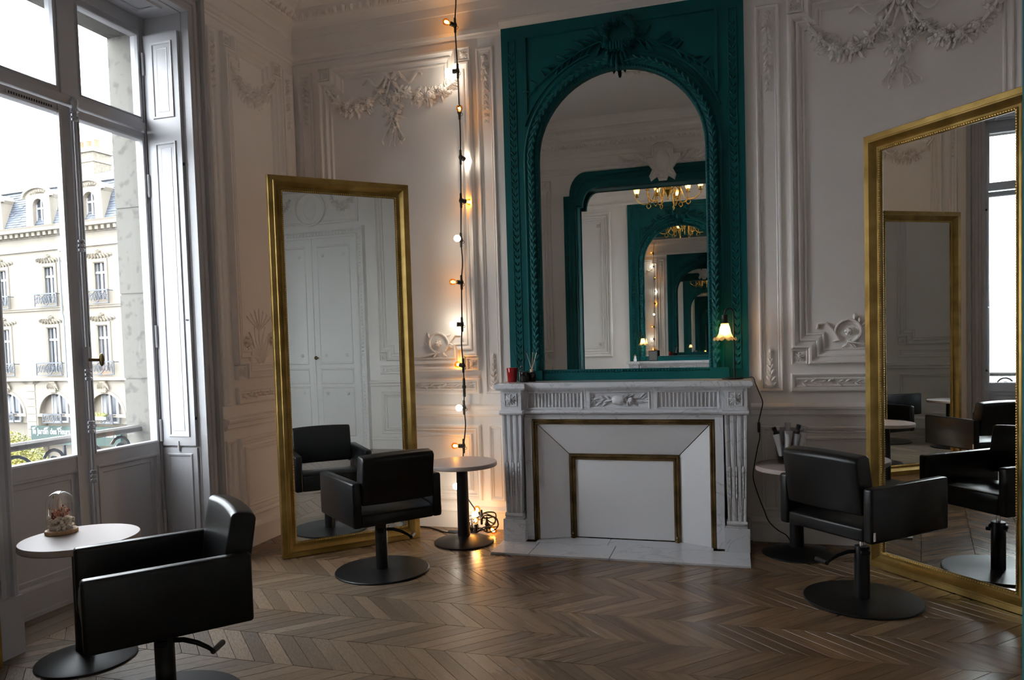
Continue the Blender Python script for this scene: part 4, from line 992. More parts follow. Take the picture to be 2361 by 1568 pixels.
# ------------------------------------------------------------------ gilt floor mirrors
def gilt_mirror(label, loc, rz):
    T = thing('floor_mirror', label, 'mirror', loc, rz, 'tall gilt floor mirrors')
    Mf = Matrix(((1, 0, 0, 0), (0, -1, 0, 0), (0, 0, 1, 0), (0, 0, 0, 1))); w, h = .492, 2.565
    m = MB(Mf); m.ring(rect(-w, w, 0, h), [(.004, -.03), (0, -.02), (0, .018), (.004, .024), (.034, .026), (.038, .033), (.046, .034), (.050, .028), (.058, .012), (.074, .000), (.086, .002), (.088, -.004)])
    m.build('frame', GOLD, T, smooth=35)
    m = MB(Mf); i = .094
    m.ring(rect(-w + .086, w - .086, .086, h - .086), [(0, -.006), (0, .004), (.004, .006), (.014, .000), (.016, -.010)]); m.build('inner_fillet', GOLD, T, smooth=30)
    m = MB(Mf); n = int((2*w - 2*i)/.0135); k = int((h - 2*i)/.0135)
    for q in range(n):
        u = -w + i + (q + .5)*(2*w - 2*i)/n
        for z in (i, h - i): m.ell((u, .004, z), (.0056, .0056, .0056), 6, 4)
    for q in range(k):
        z = i + (q + .5)*(h - 2*i)/k
        for u in (-w + i, w - i): m.ell((u, .004, z), (.0056, .0056, .0056), 6, 4)
    m.build('bead_trim', GOLDHI, T, smooth=50, kind='stuff')
    m = MB(Mf); m.box(-w + .09, w - .09, -.012, -.008, .09, h - .09); m.build('mirror_glass', MIRROR, T, smooth=0)
    m = MB(Mf); m.box(-w + .01, w - .01, -.030, -.013, .01, h - .01); m.build('back_board', CORKL, T, smooth=0)
    return T
gm = gilt_mirror('tall gilt mirror standing in the corner between window and fireplace', (-2.584, 4.635, 0), math.radians(45.0))
dup(gm, (1.082, 4.500, 0), math.radians(-51.2), 'tall gilt mirror on the right-hand side of the fireplace')
dup(gm, (-3.235, 2.025, 0), math.radians(90), 'tall gilt mirror against the window wall, only a sliver of its frame in view')

# ------------------------------------------------------------------ salon chairs (local +y is forward)
def rbox(name, c, s, mt, parent, bev, seg=3, rx=0.0, taper=0.0):
    m = MB(); m.box(-s[0]/2, s[0]/2, -s[1]/2, s[1]/2, -s[2]/2, s[2]/2)
    o = m.build(name, mt, parent, smooth=60, bevel=bev, seg=seg); o.location = c; o.rotation_euler = (rx, 0, 0)
    return o
def salon_chair(label, loc, rz, lever):
    T = thing('salon_chair', label, 'chair', loc, rz, 'black salon chairs'); zb = .40
    m = MB(); m.lathe([(.288, .0), (.294, .003), (.294, .008), (.289, .012), (.060, .014), (.045, .016)], 56); m.build('base_disc', METALB, T, smooth=30)
    m = MB(); m.lathe([(.038, .010), (.038, .285), (.036, .290), (.020, .291)], 28); m.build('column', METALB, T, smooth=40)
    m = MB(); m.lathe([(.0125, .285), (.0125, zb + .02)], 16); m.build('gas_rod', CHROME, T, smooth=40)
    hub = rbox('pump_collar', (0, 0, .262), (.098, .052, .030), METALB, T, .012); hub.rotation_euler = (0, 0, lever)
    m = MB(); pts = [(0, -.03, .262), (0, -.075, .260), (0, -.125, .244), (0, -.165, .222), (.0, -.185, .206)]
    m.tube(pts, [.011, .0105, .010, .009, .008], 10); lv = m.build('pump_lever', METALB, T, smooth=50); lv.rotation_euler = (0, 0, lever)
    m = MB(); m.cyl((-.004, -.186, .204), (.105, -.196, .196), .0115, .013, 10); gp = m.build('lever_grip', RUBBER, lv, smooth=50)
    m = MB(); m.box(-.12, .12, -.12, .12, zb - .008, zb + .004); m.cyl((0, 0, zb - .03), (0, 0, zb), .035, .05, 16); m.build('mount_plate', METALB, T, smooth=40)
    m = MB(); m.loops([[(u, y, z) for y, z in ((-.284, zb), (.280, zb), (.284, zb + .05), (.280, zb + .115), (.20, zb + .118), (-.20, zb + .085), (-.284, zb + .068))] for u in (-.231, .231)], True, True, True); m.build('seat', LEATHER, T, smooth=50, bevel=.012, seg=3)
    m = MB(); pts = [(.222*a, .276, zb + .112) for a in (-1, 1)]; m.tube(pts, .0035, 6); m.build('seat_piping', LEATHER, T, smooth=50)
    for s in (-1, 1): rbox('armrest', (s*.258, .0, zb + .134), (.056, .578, .268), LEATHER, T, .014)
    # backrest: rounded slab, slightly bowed, leaning back
    m = MB(); n = 10; L = []
    W_, Hh, D_ = .229, .285, .105
    for i in range(n + 1):
        t = -1 + 2*i/n; u = t*W_; bow = .012*(1 - t*t); e = 1 - max(0, abs(t) - .93)*4
        sec = [(-.5, 0), (-.5, .94), (-.32, 1.0), (.28, 1.0), (.42, .95), (.46, .5), (.40, .06), (.30, 0)]
        L.append([(u, (q[0]*D_ - bow), q[1]*Hh + .010*(1 - t*t)*q[1]) for q in sec])
    m.loops(L, True, True, True); bk = m.build('backrest', LEATHER, T, smooth=50, bevel=.012, seg=3)
    bk.location = (0, -.232, zb + .135); bk.rotation_euler = (math.radians(9), 0, 0)
    for s in (-1, 1): rbox('back_bracket', (s*.215, -.240, zb + .16), (.020, .05, .06), METALB, T, .004)
    m = MB(); m.box(.2855, .2875, -.281, -.268, zb + .018, zb + .060); m.build('care_tag', LACQ, T, smooth=0)
    return T
UPPER = ('mount_plate', 'seat', 'seat_piping', 'armrest', 'backrest', 'back_bracket', 'care_tag')
ch = salon_chair('black salon chair in front of the gilt mirror beside the marble fireplace and bucket table', (.633, 4.225, 0), math.radians(43.3 - 90), 0.0)
def chair_copy(label, loc, yaw, dzz, lever):
    c = dup(ch, loc, math.radians(yaw - 90), label)
    for p in c.children:
        n = p.name.split('.')[0]
        if n in UPPER: p.location.z += dzz
        if n in ('pump_lever', 'pump_collar'): p.rotation_euler.z = lever
    return c
chair_copy('black salon chair facing the corner mirror beside the string lights', (-2.143, 4.192, 0), 139.6, -.040, math.radians(62))
chair_copy('black salon chair closest to the window, beside the glass dome table', (-2.205, 2.40, 0), -130.7, -.037, math.radians(-25))
for p in ch.children:
    if p.name.split('.')[0] in ('pump_lever', 'pump_collar'): p.rotation_euler.z = math.radians(-27)
    for g_ in p.children: g_.scale.x = -1

# ------------------------------------------------------------------ round side tables
def side_table(label, loc):
    T = thing('side_table', label, 'table', loc, 0, 'round pedestal tables')
    m = MB(); m.lathe([(.208, 0), (.214, .004), (.213, .010), (.200, .015), (.120, .034), (.060, .048), (.045, .052)], 48); m.build('base_disc', METALB, T, smooth=35)
    m = MB(); m.lathe([(.046, .03), (.043, .10), (.040, .545)], 28); m.build('pedestal', METALB, T, smooth=40)
    m = MB(); m.box(-.13, .13, -.02, .02, .538, .548); m.box(-.02, .02, -.13, .13, .538, .548); m.build('top_bracket', METALB, T, smooth=0)
    m = MB(); m.lathe([(.246, .547), (.250, .551), (.250, .570), (.248, .575), (.246, .5755)], 64); m.build('table_edge', TABLEE, T, smooth=40)
    m = MB(); m.lathe([(.2475, .5735), (.2475, .576), (.2465, .577)], 64); m.build('table_top', TABLET, T, smooth=40)
    return T
TZ = .577
tb = side_table('round table with black pedestal in front of the string lights', (-1.860, 4.913, 0))
dup(tb, (.372, 5.035, 0), None, 'round table with black pedestal carrying the clear bucket of tubes')
dup(tb, (-2.905, 2.68, 0), None, 'round table with black pedestal under the window, carrying the glass dome')
# ------------------------------------------------------------------ string of light bulbs
sl = thing('string_lights', 'black cable hung with amber and frosted bulbs beside the fireplace, coiled on the floor', 'string lights', (-1.93, 5.21, 0))
SX, SY = -1.93, 5.21
CAB = [(-1.900, 4.12), (-1.900, 3.917), (-1.913, 3.742), (-1.904, 3.411), (-1.901, 3.113), (-1.899, 2.95), (-1.902, 2.786), (-1.910, 2.470), (-1.920, 2.181), (-1.914, 2.02), (-1.927, 1.868), (-1.934, 1.557), (-1.943, 1.42), (-1.935, 1.250), (-1.933, 1.088), (-1.939, .935), (-1.932, .80), (-1.952, .645), (-1.962, .50), (-1.965, .351), (-1.94, .26), (-1.87, .16)]
def cr_spline(P, sub=6):
    out = []
    for i in range(len(P) - 1):
        p0, p1, p2, p3 = (Vector(P[max(i-1, 0)]), Vector(P[i]), Vector(P[i+1]), Vector(P[min(i+2, len(P)-1)]))
        for k in range(sub):
            t = k/sub; out.append(.5*((2*p1) + (p2 - p0)*t + (2*p0 - 5*p1 + 4*p2 - p3)*t*t + (3*p1 - p0 - 3*p2 + p3)*t**3))
    out.append(Vector(P[-1])); return out
m = MB(); m.tube(cr_spline([(x - SX, .0, z) for x, z in CAB], 4), .0052, 6); m.build('cable', RUBBER, sl, smooth=50)
m = MB(); m.lathe([(.004, -.04), (.012, -.03), (.012, .03), (.004, .04)], 8, (-1.9 - SX, 0, 4.14)); m.build('ceiling_hook', PLASTB, sl, smooth=40)
def bulb(p, d, white, size=1.0, thin=False):
    p = Vector(p); d = Vector(d).normalized(); q = Vector((0, 0, 1)).rotation_difference(d).to_matrix().to_4x4(); M = Matrix.Translation(p) @ q
    m = MB(M); m.lathe([(.012, -.012), (.016, .0), (.017, .012), (.0145, .016), (.0165, .020), (.0165, .036), (.014, .040)], 12); so_ = m.build('socket', PLASTB, sl, smooth=40)
    m = MB(Matrix.Translation(p)); m.lathe([(.006, -.055), (.009, -.050), (.0095, -.02), (.013, -.012), (.013, .012), (.0095, .02), (.009, .050), (.006, .055)], 10)
    m.tube([(.012 + .010*math.cos(a), .004, -.016 + .010*math.sin(a)) for a in [2*PI*i/10 for i in range(10)]], .002, 5, True); m.build('cable_joint', PLASTB, so_, smooth=40)
    prof = [(.010, .038), (.014, .046), (.021, .056), (.0242, .068), (.0235, .079), (.018, .088), (.009, .0935), (.001, .0945)]
    if white:
        m = MB(M); m.lathe(prof, 16); m.build('bulb', BULBW, sl, smooth=60)
    else:
        m = MB(M); m.lathe(prof, 16); b = m.build('bulb', AMBERG, sl, smooth=60)
        m = MB(M)
        for k in range(4):
            a = k*PI/2; m.tube([(.006*math.cos(a), .006*math.sin(a), .05), (.010*math.cos(a), .010*math.sin(a), .068), (.005*math.cos(a), .005*math.sin(a), .080)], .0011, 5)
        m.build('filament', FILAM, b, smooth=50)
BL = [(-1.913, 3.742, (-.8, -.6, .25), 0), (-1.904, 3.411, (-1, -.15, 0), 1), (-1.901, 3.113, (.35, -.9, .1), 0), (-1.902, 2.786, (.5, .75, -.25), 1), (-1.910, 2.470, (.7, .7, -.1), 0), (-1.920, 2.181, (-.05, -1, .05), 1),
      (-1.927, 1.868, (-.75, -.65, .05), 0), (-1.934, 1.557, (-1, -.2, .02), 1), (-1.935, 1.250, (-.8, .55, .1), 0), (-1.939, .935, (-.2, -1, .05), 1), (-1.952, .645, (-1, -.1, .02), 0), (-1.965, .351, (-.45, -.85, 0), 1)]
for (x, z, d, w) in BL: bulb((x - SX, 0, z), d, w)
m = MB(); m.lathe([(.006, -.075), (.011, -.07), (.011, -.01), (.015, -.008), (.015, .012), (.011, .014), (.010, .06), (.006, .07)], 10, (-1.933 - SX, 0, 1.088)); m.build('cable_connector', PLASTB, sl, smooth=40)
# coil on the floor behind the table
cx_, cy_ = -1.80 - SX, 5.12 - SY
coil = [(-.07, .09, .16)]
for k in range(34):
    a = k*.62; r = .075 + .035*math.sin(k*1.3); coil.append((cx_ + r*1.2*math.cos(a), cy_ + .025*math.sin(a*1.7), .09 + r*.95*math.sin(a) + .01*math.sin(k*2.1)))
coil[0] = (-1.87 - SX, 0, .16)
coil = [(p[0], p[1], max(.007, p[2])) for p in coil]
m = MB(); m.tube(cr_spline(coil, 4), .0052, 6); m.build('cable_coil', RUBBER, sl, smooth=50)
for (x, y, z, d, w) in ((-1.835, 5.10, .055, (.1, -.3, 1), 0), (-1.87, 5.10, .05, (-.4, -.5, .4), 1), (-1.80, 5.13, .13, (-.6, .3, .8), 0), (-1.85, 5.14, .075, (0, -.2, 1), 1), (-1.76, 5.13, .08, (.5, .2, -.6), 0), (-1.90, 5.13, .06, (-.2, -.5, .6), 1)):
    bulb((x - SX, y - SY, z), d, w)
cord = cr_spline([(-1.93 - SX, 5.09 - SY, .02), (-2.02 - SX, 5.07 - SY, .018), (-2.10 - SX, 5.13 - SY, .006), (-2.22 - SX, 5.21 - SY, .006), (-2.34 - SX, 5.25 - SY, .006), (-2.55 - SX, 5.27 - SY, .006)], 5)
m = MB(); m.tube(cord, .0055, 6); m.build('supply_cord', RUBBER, sl, smooth=50)
m = MB(); m.cyl((-1.95 - SX, 5.085 - SY, .022), (-2.05 - SX, 5.09 - SY, .020), .016, .011, 10); m.build('plug_joint', PLASTB, sl, smooth=40)

# ------------------------------------------------------------------ lamp on the mantel
MZ = 1.1262
def mantel_lamp(label, loc, rz, cord=True):
    T = thing('table_lamp', label, 'lamp', loc, rz)
    m = MB(); m.lathe([(.0, 0), (.070, .0), (.072, .004), (.070, .010), (.010, .012)], 32); m.build('base', METALB, T, smooth=40)
    R = .0285
    pts = [(.012, 0, .008), (.012, 0, .44)] + [(.012 - R + R*math.cos(a), 0, .44 + R*math.sin(a)) for a in [PI*i/10 for i in range(1, 11)]] + [(.012 - 2*R, 0, .40)]
    m = MB(); m.tube(pts, .0052, 8); m.build('stem', METALB, T, smooth=50)
    cxx = .012 - 2*R
    m = MB(); m.lathe([(.005, .43), (.019, .428), (.020, .365), (.018, .362)], 20, (cxx, 0, 0)); m.build('socket', METALB, T, smooth=40)
    m = MB(); n = 48; L = []
    prof = [(.020, .372), (.026, .368), (.026, .358), (.030, .350), (.034, .335), (.036, .318), (.041, .300), (.050, .284), (.062, .272), (.072, .268)]
    for j, (r, z) in enumerate(prof):
        fl = max(0, (j - 4)/5.0)
        L.append([(cxx + (r*(1 + .06*fl*math.cos(6*2*PI*i/n)))*math.cos(2*PI*i/n), (r*(1 + .06*fl*math.cos(6*2*PI*i/n)))*math.sin(2*PI*i/n), z - .012*fl*fl*math.cos(6*2*PI*i/n + 1.2)) for i in range(n)])
    L2 = [[(cxx + (p[0] - cxx)*.95, p[1]*.95, p[2] - .001) for p in l] for l in reversed(L)]
    m.loops(L + L2, True); m.build('glass_shade', FROST, T, smooth=60)
    m = MB(); m.lathe([(.006, .362), (.010, .345), (.019, .325), (.021, .312), (.017, .298), (.006, .290), (.001, .289)], 16, (cxx, 0, 0)); m.build('bulb', LAMPB, T, smooth=60)
    return T
lp = mantel_lamp('black hook lamp with glowing tulip glass shade on the mantel', (-.006, 5.13, MZ), 0)
lp2 = dup(lp, (-1.45, YB + .16, MZ), PI, 'second black hook lamp with tulip shade, seen in the mirror reflection')
lc = [(.055, .03, .008), (.085, .02, .006), (.128, .0, .010), (.142, -.02, -.03), (.165, -.03, -.09), (.185, -.02, -.155), (.172, -.01, -.225), (.158, 0, -.30), (.165, .0, -.38), (.150, .02, -.46), (.133, .03, -.55), (.120, .05, -.66), (.150, .06, -.78), (.185, .07, -.88), (.215, .08, -.96), (.27, .09, -1.02), (.33, .10, -1.06), (.36, .10, -1.118)]
m = MB(); m.tube(cr_spline(lc, 5), .0036, 6); cd = m.build('cord', RUBBER, lp, smooth=50)
m = MB(); m.box(-.009, .009, -.010, .010, -.034, .034); sw = m.build('cord_switch', PLASTB, cd, smooth=50, bevel=.005); sw.location = (.160, 0, -.320)

# ------------------------------------------------------------------ scents and candles on the mantel
t = thing('candle_jar', 'red glass candle jar at the end of the mantel', 'candle', (-1.535, 5.14, MZ))
m = MB(); m.lathe([(.001, .002), (.032, .0), (.034, .003), (.040, .100), (.0395, .102), (.037, .100), (.0335, .060), (.001, .058)], 28); m.build('jar', REDG, t, smooth=40)
m = MB(); m.lathe([(.001, .059), (.0335, .0595), (.033, .062), (.001, .0625)], 20); m.cyl((0, 0, .06), (.002, 0, .078), .001); m.build('wax', mat('red_wax', (.35, .03, .03), .5), t, smooth=40)
t = thing('reed_diffuser', 'clear glass reed diffuser with black reeds between candle and black jar', 'diffuser', (-1.472, 5.16, MZ))
m = MB(); m.lathe([(.001, .001), (.022, .0), (.024, .003), (.024, .072), (.018, .082), (.011, .086), (.011, .112), (.013, .114)], 20, caps=False); m.build('bottle', CLEARG, t, smooth=40)
m = MB(); m.lathe([(.001, .003), (.022, .003), (.022, .040), (.001, .0405)], 18); m.build('scent_oil', clear('scent_oil', (.92, .90, .78), .05), t, smooth=40)
for a, l in ((-.28, 0), (-.20, 2), (.24, 1), (.16, 3), (.02, 5)):
    m = MB(); m.cyl((math.sin(-a)*.006, 0, .02), (math.sin(a)*.20, math.sin(l)*.02, .02 + math.cos(a)*.225), .0016, .0016, 6); m.build('reed', PLASTB, t, smooth=40)
t = thing('candle_jar', 'small black candle jar at the front of the mantel end', 'candle', (-1.432, 5.10, MZ))
m = MB(); m.lathe([(.001, .002), (.031, .0), (.033, .003), (.033, .070), (.031, .072), (.029, .070), (.029, .050), (.001, .049)], 28); m.build('jar', mat('black_gloss', (.008, .008, .009), .15), t, smooth=40)
m = MB(); m.lathe([(.001, .050), (.0285, .0505), (.001, .052)], 18); m.build('wax', LACQ, t, smooth=40)
t = thing('reed_diffuser', 'black reed diffuser with cream collar and pale reeds on the mantel', 'diffuser', (-1.392, 5.16, MZ))
m = MB(); m.lathe([(.001, .001), (.026, .0), (.028, .003), (.028, .060), (.024, .068), (.012, .070)], 24); m.build('bottle', MATS['black_gloss'], t, smooth=40)
m = MB(); m.lathe([(.013, .068), (.014, .070), (.014, .088), (.010, .090), (.004, .0905)], 18); m.build('collar', mat('cream_wood', (.62, .50, .36), .6), t, smooth=40)
for a, l in ((-.22, 0), (.03, 2), (.20, 1), (.24, 3)):
    m = MB(); m.cyl((math.sin(-a)*.004, 0, .08), (math.sin(a)*.165, math.sin(l)*.02, .08 + math.cos(a)*.130), .0018, .0018, 6); m.build('reed', MATS['cream_wood'], t, smooth=40)
# far mantel, seen in the mirror
t = thing('picture_frame', 'small framed card on the reflected mantel', 'picture frame', (-1.24, YB + .22, MZ), PI)
m = MB(); m.box(-.07, .07, -.006, .010, 0, .17); m.build('frame', METALB, t, smooth=0, bevel=.003)
m = MB(); m.box(-.060, .060, -.0075, -.005, .010, .16); m.build('card', MATS['far_curtain'], t, smooth=0)
t = thing('figurine', 'small white figurine with an orange top on the reflected mantel', 'figurine', (-1.53, YB + .22, MZ))
m = MB(); m.lathe([(.001, 0), (.022, .0), (.026, .02), (.022, .045), (.016, .055), (.020, .068), (.018, .085), (.001, .095)], 16); m.build('body', LACQ, t, smooth=50)
m = MB(); m.ell((0, 0, .098), (.014, .014, .010), 10, 6); m.build('cap', mat('orange_plastic', (.75, .30, .05), .4), t, smooth=50)

# ------------------------------------------------------------------ bucket of product tubes on the right table
bx_, by_ = .335, 5.11
bu = thing('ice_bucket', 'clear flared plastic bucket holding styling tubes on the round table', 'bucket', (bx_, by_, TZ))
m = MB(); m.lathe([(.001, .003), (.062, .0), (.066, .004), (.094, .215), (.098, .222), (.094, .222), (.088, .212), (.062, .010), (.001, .008)], 32, caps=False); m.build('bucket_wall', clear('frosted_plastic', (.72, .72, .74), .10, .2), bu, smooth=40)
TUBEC = [mat('tube_white', (.62, .62, .63), .35), mat('tube_silver', (.42, .42, .44), .3, .5), mat('tube_black', (.02, .02, .022), .3), mat('tube_grey', (.34, .34, .36), .4)]
PINKL = mat('pink_print', (.45, .10, .16), .5)
def tube_thing(label, x, y, z, d, col, cap, ln=.15, r=.019, band=None, bottle=False):
    d = Vector(d).normalized(); q = Vector((0, 0, 1)).rotation_difference(d).to_euler()
    T = thing('cosmetic_bottle' if bottle else 'cosmetic_tube', label, 'bottle' if bottle else 'tube', (bx_ + x, by_ + y, TZ + z), 0, 'styling tubes in the bucket'); T.rotation_euler = q
    m = MB(); n = 20; L = []
    if bottle: m.lathe([(.001, 0), (r, .002), (r, ln*.75), (r*.6, ln*.85), (r*.5, ln*.9)], 18)
    else:
        for (t_, sq) in ((0, 1.0), (.08, 1.0), (.5, .85), (.85, .4), (1.0, .10)):
            L.append([(r*(1 + .35*(1 - sq))*math.cos(2*PI*i/n), r*sq*math.sin(2*PI*i/n), t_*ln) for i in range(n)])
        m.loops(L, True, True, True)
    m.build('tube_body', TUBEC[col], T, smooth=45)
    m = MB(); z0, z1 = (-.028, .001) if not bottle else (ln*.88, ln*1.08); m.lathe([(r*.6, z0), (r*.68, z0 + .002), (r*.72, z1)], 16); m.build('cap', TUBEC[cap], T, smooth=40)
    if band:
        m = MB(); m.lathe([(r*1.012, ln*.2), (r*1.012, ln*.42)], 18, caps=False) if bottle else m.box(-r*.6, r*.6, -r*.95, -r*.9, ln*.3, ln*.5); m.build('print_band', PINKL, T, smooth=40)
specs = [('white tube with its crimped end up at the front of the bucket', -.012, -.048, .060, (.05, -.26, 1), 0, 2, .165, .020, None, False),
         ('black bottle with pink print leaning on the left rim of the bucket', -.040, -.010, .110, (-.42, -.10, 1), 2, 2, .125, .019, 1, True),
         ('dark bottle with pink print standing highest in the bucket', .030, -.006, .105, (.22, -.10, 1), 2, 2, .140, .020, 1, True),
         ('silver tube with pointed end at the right rim of the bucket', .052, .012, .070, (.28, .05, 1), 1, 2, .175, .017, None, False),
         ('slim silver tube with its crimped end up in the middle of the bucket', -.004, .022, .090, (.02, .10, 1), 1, 2, .170, .014, None, False),
         ('white tube beside the black bottle at the left of the bucket', -.046, -.036, .055, (-.22, -.20, 1), 0, 2, .145, .018, None, False),
         ('grey tube at the bucket front beside the white one', .028, -.048, .055, (.14, -.24, 1), 3, 2, .150, .018, None, False),
         ('white tube at the right side of the bucket', .052, -.028, .055, (.24, -.14, 1), 0, 2, .155, .018, None, False),
         ('silver tube deep at the back of the bucket', .022, .052, .055, (.10, .22, 1), 1, 2, .150, .017, None, False),
         ('white tube at the back rim of the bucket, crimped end up', -.040, .036, .060, (-.22, .18, 1), 0, 2, .170, .018, None, False)]
for s_ in specs: tube_thing(*s_)

# ------------------------------------------------------------------ glass dome with dried flowers
dx_, dy_ = -3.062, 2.722
dm = thing('flower_dome', 'glass dome of dried flowers on the table under the window', 'dome', (dx_, dy_, TZ))
m = MB(); m.lathe([(.001, .0), (.067, .0), (.070, .004), (.070, .014), (.067, .018), (.001, .018)], 36); m.build('wooden_base', CORKL, dm, smooth=35)
prof = [(.060, .018), (.060, .14)] + [(.060*math.cos(a), .14 + .060*math.sin(a)) for a in [PI/2*i/10 for i in range(1, 10)]] + [(.002, .200)]
m = MB(); m.lathe(prof, 40, caps=False); m.build('glass_cloche', CLEARG, dm, smooth=70)
PET = [mat('dried_cream', (.86, .74, .58), .8), mat('dried_rust', (.62, .24, .10), .8), mat('dried_plum', (.24, .05, .055), .8), mat('dried_blush', (.78, .46, .30), .8)]
for i in range(26):
    a = i*2.4; r = .036*math.sqrt((i % 13)/13) + .008; z = .032 + .030*(i // 13) + random.uniform(-.006, .006)
    m = MB(Matrix.Translation((r*math.cos(a), r*math.sin(a), z)) @ Matrix.Rotation(a, 4, 'Z') @ Matrix.Rotation(random.uniform(.2, 1.2), 4, 'X')); m.rose(0, 0, random.uniform(.018, .024), -.004, a); m.build('cream_flower', PET[0], dm, smooth=50)
for i in range(22):
    a = i*1.9; r = .040*random.random(); h = random.uniform(.085, .125)
    m = MB(); m.cyl((r*.4*math.cos(a), r*.4*math.sin(a), .04), (r*math.cos(a), r*math.sin(a), h), .0008, .0008, 5)
    for q in range(7): m.ell((r*math.cos(a) + random.uniform(-.010, .010), r*math.sin(a) + random.uniform(-.010, .010), h + random.uniform(-.018, .010)), random.uniform(.003, .0055), 6, 4)
    m.build('dried_spray', PET[(1, 3, 1, 2)[i % 4]], dm, smooth=50)
for (x, y, z, ln, r) in ((-.002, .0, .135, .060, .0095), (-.014, .004, .115, .032, .008), (.028, -.002, .118, .034, .0085), (-.040, .0, .080, .028, .008), (-.028, -.006, .172, .020, .0055)):
    m = MB(); m.lathe([(.001, -ln*.5), (r*.8, -ln*.35), (r, -ln*.1), (r*.75, ln*.25), (r*.25, ln*.45), (.001, ln*.5)], 12, (x, y, z)); m.cyl((x, y, z - ln*.4), (x*.5, y*.5, .04), .0009, .0009, 5); m.build('bunny_tail', PET[0], dm, smooth=60)

# ------------------------------------------------------------------ chandelier of the second room (seen in the mirrors)
cx0, cy0, cz0 = -.85, -.21, 3.43
cl = thing('chandelier', 'brass chandelier with lit tulip shades, reflected in the overmantel mirror', 'chandelier', (cx0, cy0, cz0))
m = MB(); m.lathe([(.001, 0), (.010, .01), (.006, .03), (.022, .05), (.030, .07), (.070, .10), (.085, .13), (.070, .16), (.030, .18), (.018, .21), (.035, .235), (.040, .26), (.02, .285), (.012, .31), (.012, ZC - cz0 - .05), (.06, ZC - cz0 - .03), (.065, ZC - cz0)], 18); m.build('stem', BRASSC, cl, smooth=50)
for k in range(8):
    a = k*2*PI/8 + .2; R_ = .46 if k % 2 == 0 else .32; zt = .135 if k % 2 == 0 else .17
    M = Matrix.Rotation(a, 4, 'Z')
    m = MB(M); pts = cr_spline([(.06, 0, .15), (.12, 0, .20), (.18, 0, .14), (R_*.55, 0, .0), (R_*.8, 0, -.02), (R_, 0, .05), (R_, 0, zt - .03)], 5); m.tube(pts, .0075, 7)
    m.tube([(R_*.62 + .03*math.cos(t), 0, -.055 + .03*math.sin(t)) for t in [2*PI*i/12 for i in range(12)]], .006, 6, True); m.lathe([(.002, -.10), (.008, -.09), (.003, -.08)], 8, (R_*.62, 0, 0)); m.cyl((R_*.62, 0, -.02), (R_*.62, 0, .11), .006, .010, 6); m.ell((R_*.62, 0, .12), (.012, .012, .018), 8, 5)
    ar = m.build('arm', BRASSC, cl, smooth=50)
    m = MB(M); m.lathe([(.012, zt - .05), (.034, zt - .045), (.036, zt - .04), (.018, zt - .03), (.028, zt - .01), (.026, zt)], 14, (R_, 0, 0)); m.build('cup', BRASSC, ar, smooth=50)
    n = 24; L = []
    for j, (r, z) in enumerate(((.022, 0), (.034, .015), (.038, .04), (.045, .065), (.062, .085))):
        L.append([(R_ + r*(1 + .07*(j > 2)*math.cos(6*2*PI*i/n))*math.cos(2*PI*i/n), r*(1 + .07*(j > 2)*math.cos(6*2*PI*i/n))*math.sin(2*PI*i/n), zt + z) for i in range(n)])
    m = MB(M); m.loops(L, True); m.build('glass_shade', FROST, cl, smooth=60, recalc=False)
    m = MB(M); m.ell((R_, 0, zt + .035), (.016, .016, .026), 10, 6); m.build('bulb', CHANB, cl, smooth=60)

# ------------------------------------------------------------------ the street: building across the square, tree, ground
bd = thing('apartment_building', 'cream stone apartment building with slate mansard roof across the square', 'building', (-34.49, 31.48, 0), math.atan2(-.075, .997))
Mb = Matrix(((1, 0, 0, 0), (0, -1, 0, 0), (0, 0, 1, 0), (0, 0, 0, 1)))        # (u, out, z)
U0, U1, G0 = -16.5, 14.0, -5.7
BAYS = [-15.65 + 3.7*i for i in range(8)]
m = MB(Mb)
holes = []
for b in BAYS:
    holes += [(b - .58, b + .58, 4.03, 6.36), (b - .58, b + .58, .30, 3.08)]
def holed(m, u0, u1, z0, z1, hs, o0, o1):
    zs = sorted({z0, z1} | {h[2] for h in hs} | {h[3] for h in hs})
    for a, b in zip(zs, zs[1:]):
        cur = u0
        for h in sorted([h for h in hs if h[2] <= a + 1e-6 and h[3] >= b - 1e-6]):
            if h[0] > cur: m.box(cur, h[0], o0, o1, a, b)
            cur = h[1]
        if cur < u1: m.box(cur, u1, o0, o1, a, b)
holed(m, U0, U1, .05, 7.8, holes, -.45, 0)
m.box(U0, U1, -9, -.5, G0, 7.8)
wl = m.build('wall', FACADE, bd, smooth=0)
# rusticated ground floor with big arches
def archpoly(c, w, zs, z0, n=14): return [(c + w*math.cos(PI*i/n), zs + w*math.sin(PI*i/n)) for i in range(n + 1)]
m = MB(Mb)
for i, b in enumerate(BAYS):
    a0, a1 = b - 1.85, b + 1.85; w, zs = 1.42, -1.95
    ar = archpoly(b, w, zs, G0)
    pts = [(b + w, G0)] + ar + [(b - w, G0)]
    out = []
    for (u, z) in pts:
        if z <= zs + 1e-6: out.append((a1 if u > b else a0, z))
        else:
            an = math.atan2(z - zs, u - b); t = min(1.85/abs(math.cos(an)) if abs(math.cos(an)) > 1e-6 else 1e9, (.05 - zs)/math.sin(an)); out.append((b + t*math.cos(an), zs + t*math.sin(an)))
    m.loops([[(p[0], -.45, p[1]) for p in pts], [(p[0], .06, p[1]) for p in pts], [(p[0], .06, p[1]) for p in out]], False)
    for s in (-1, 1): m.add([(b + s*1.85, .06, .05), (b + s*1.85, .06, -.4), (b + s*.9, .06, .05)], [(0, 1, 2)])
m.build('arcade', FACADE, bd, smooth=0)
m = MB(Mb)                                                       # joints between the courses: raised quoin blocks
for b in BAYS[:-1]:
    for k in range(9): m.box(b + 1.50, b + 2.20, .05, .10, -3.9 + k*.42, -3.9 + k*.42 + .37)
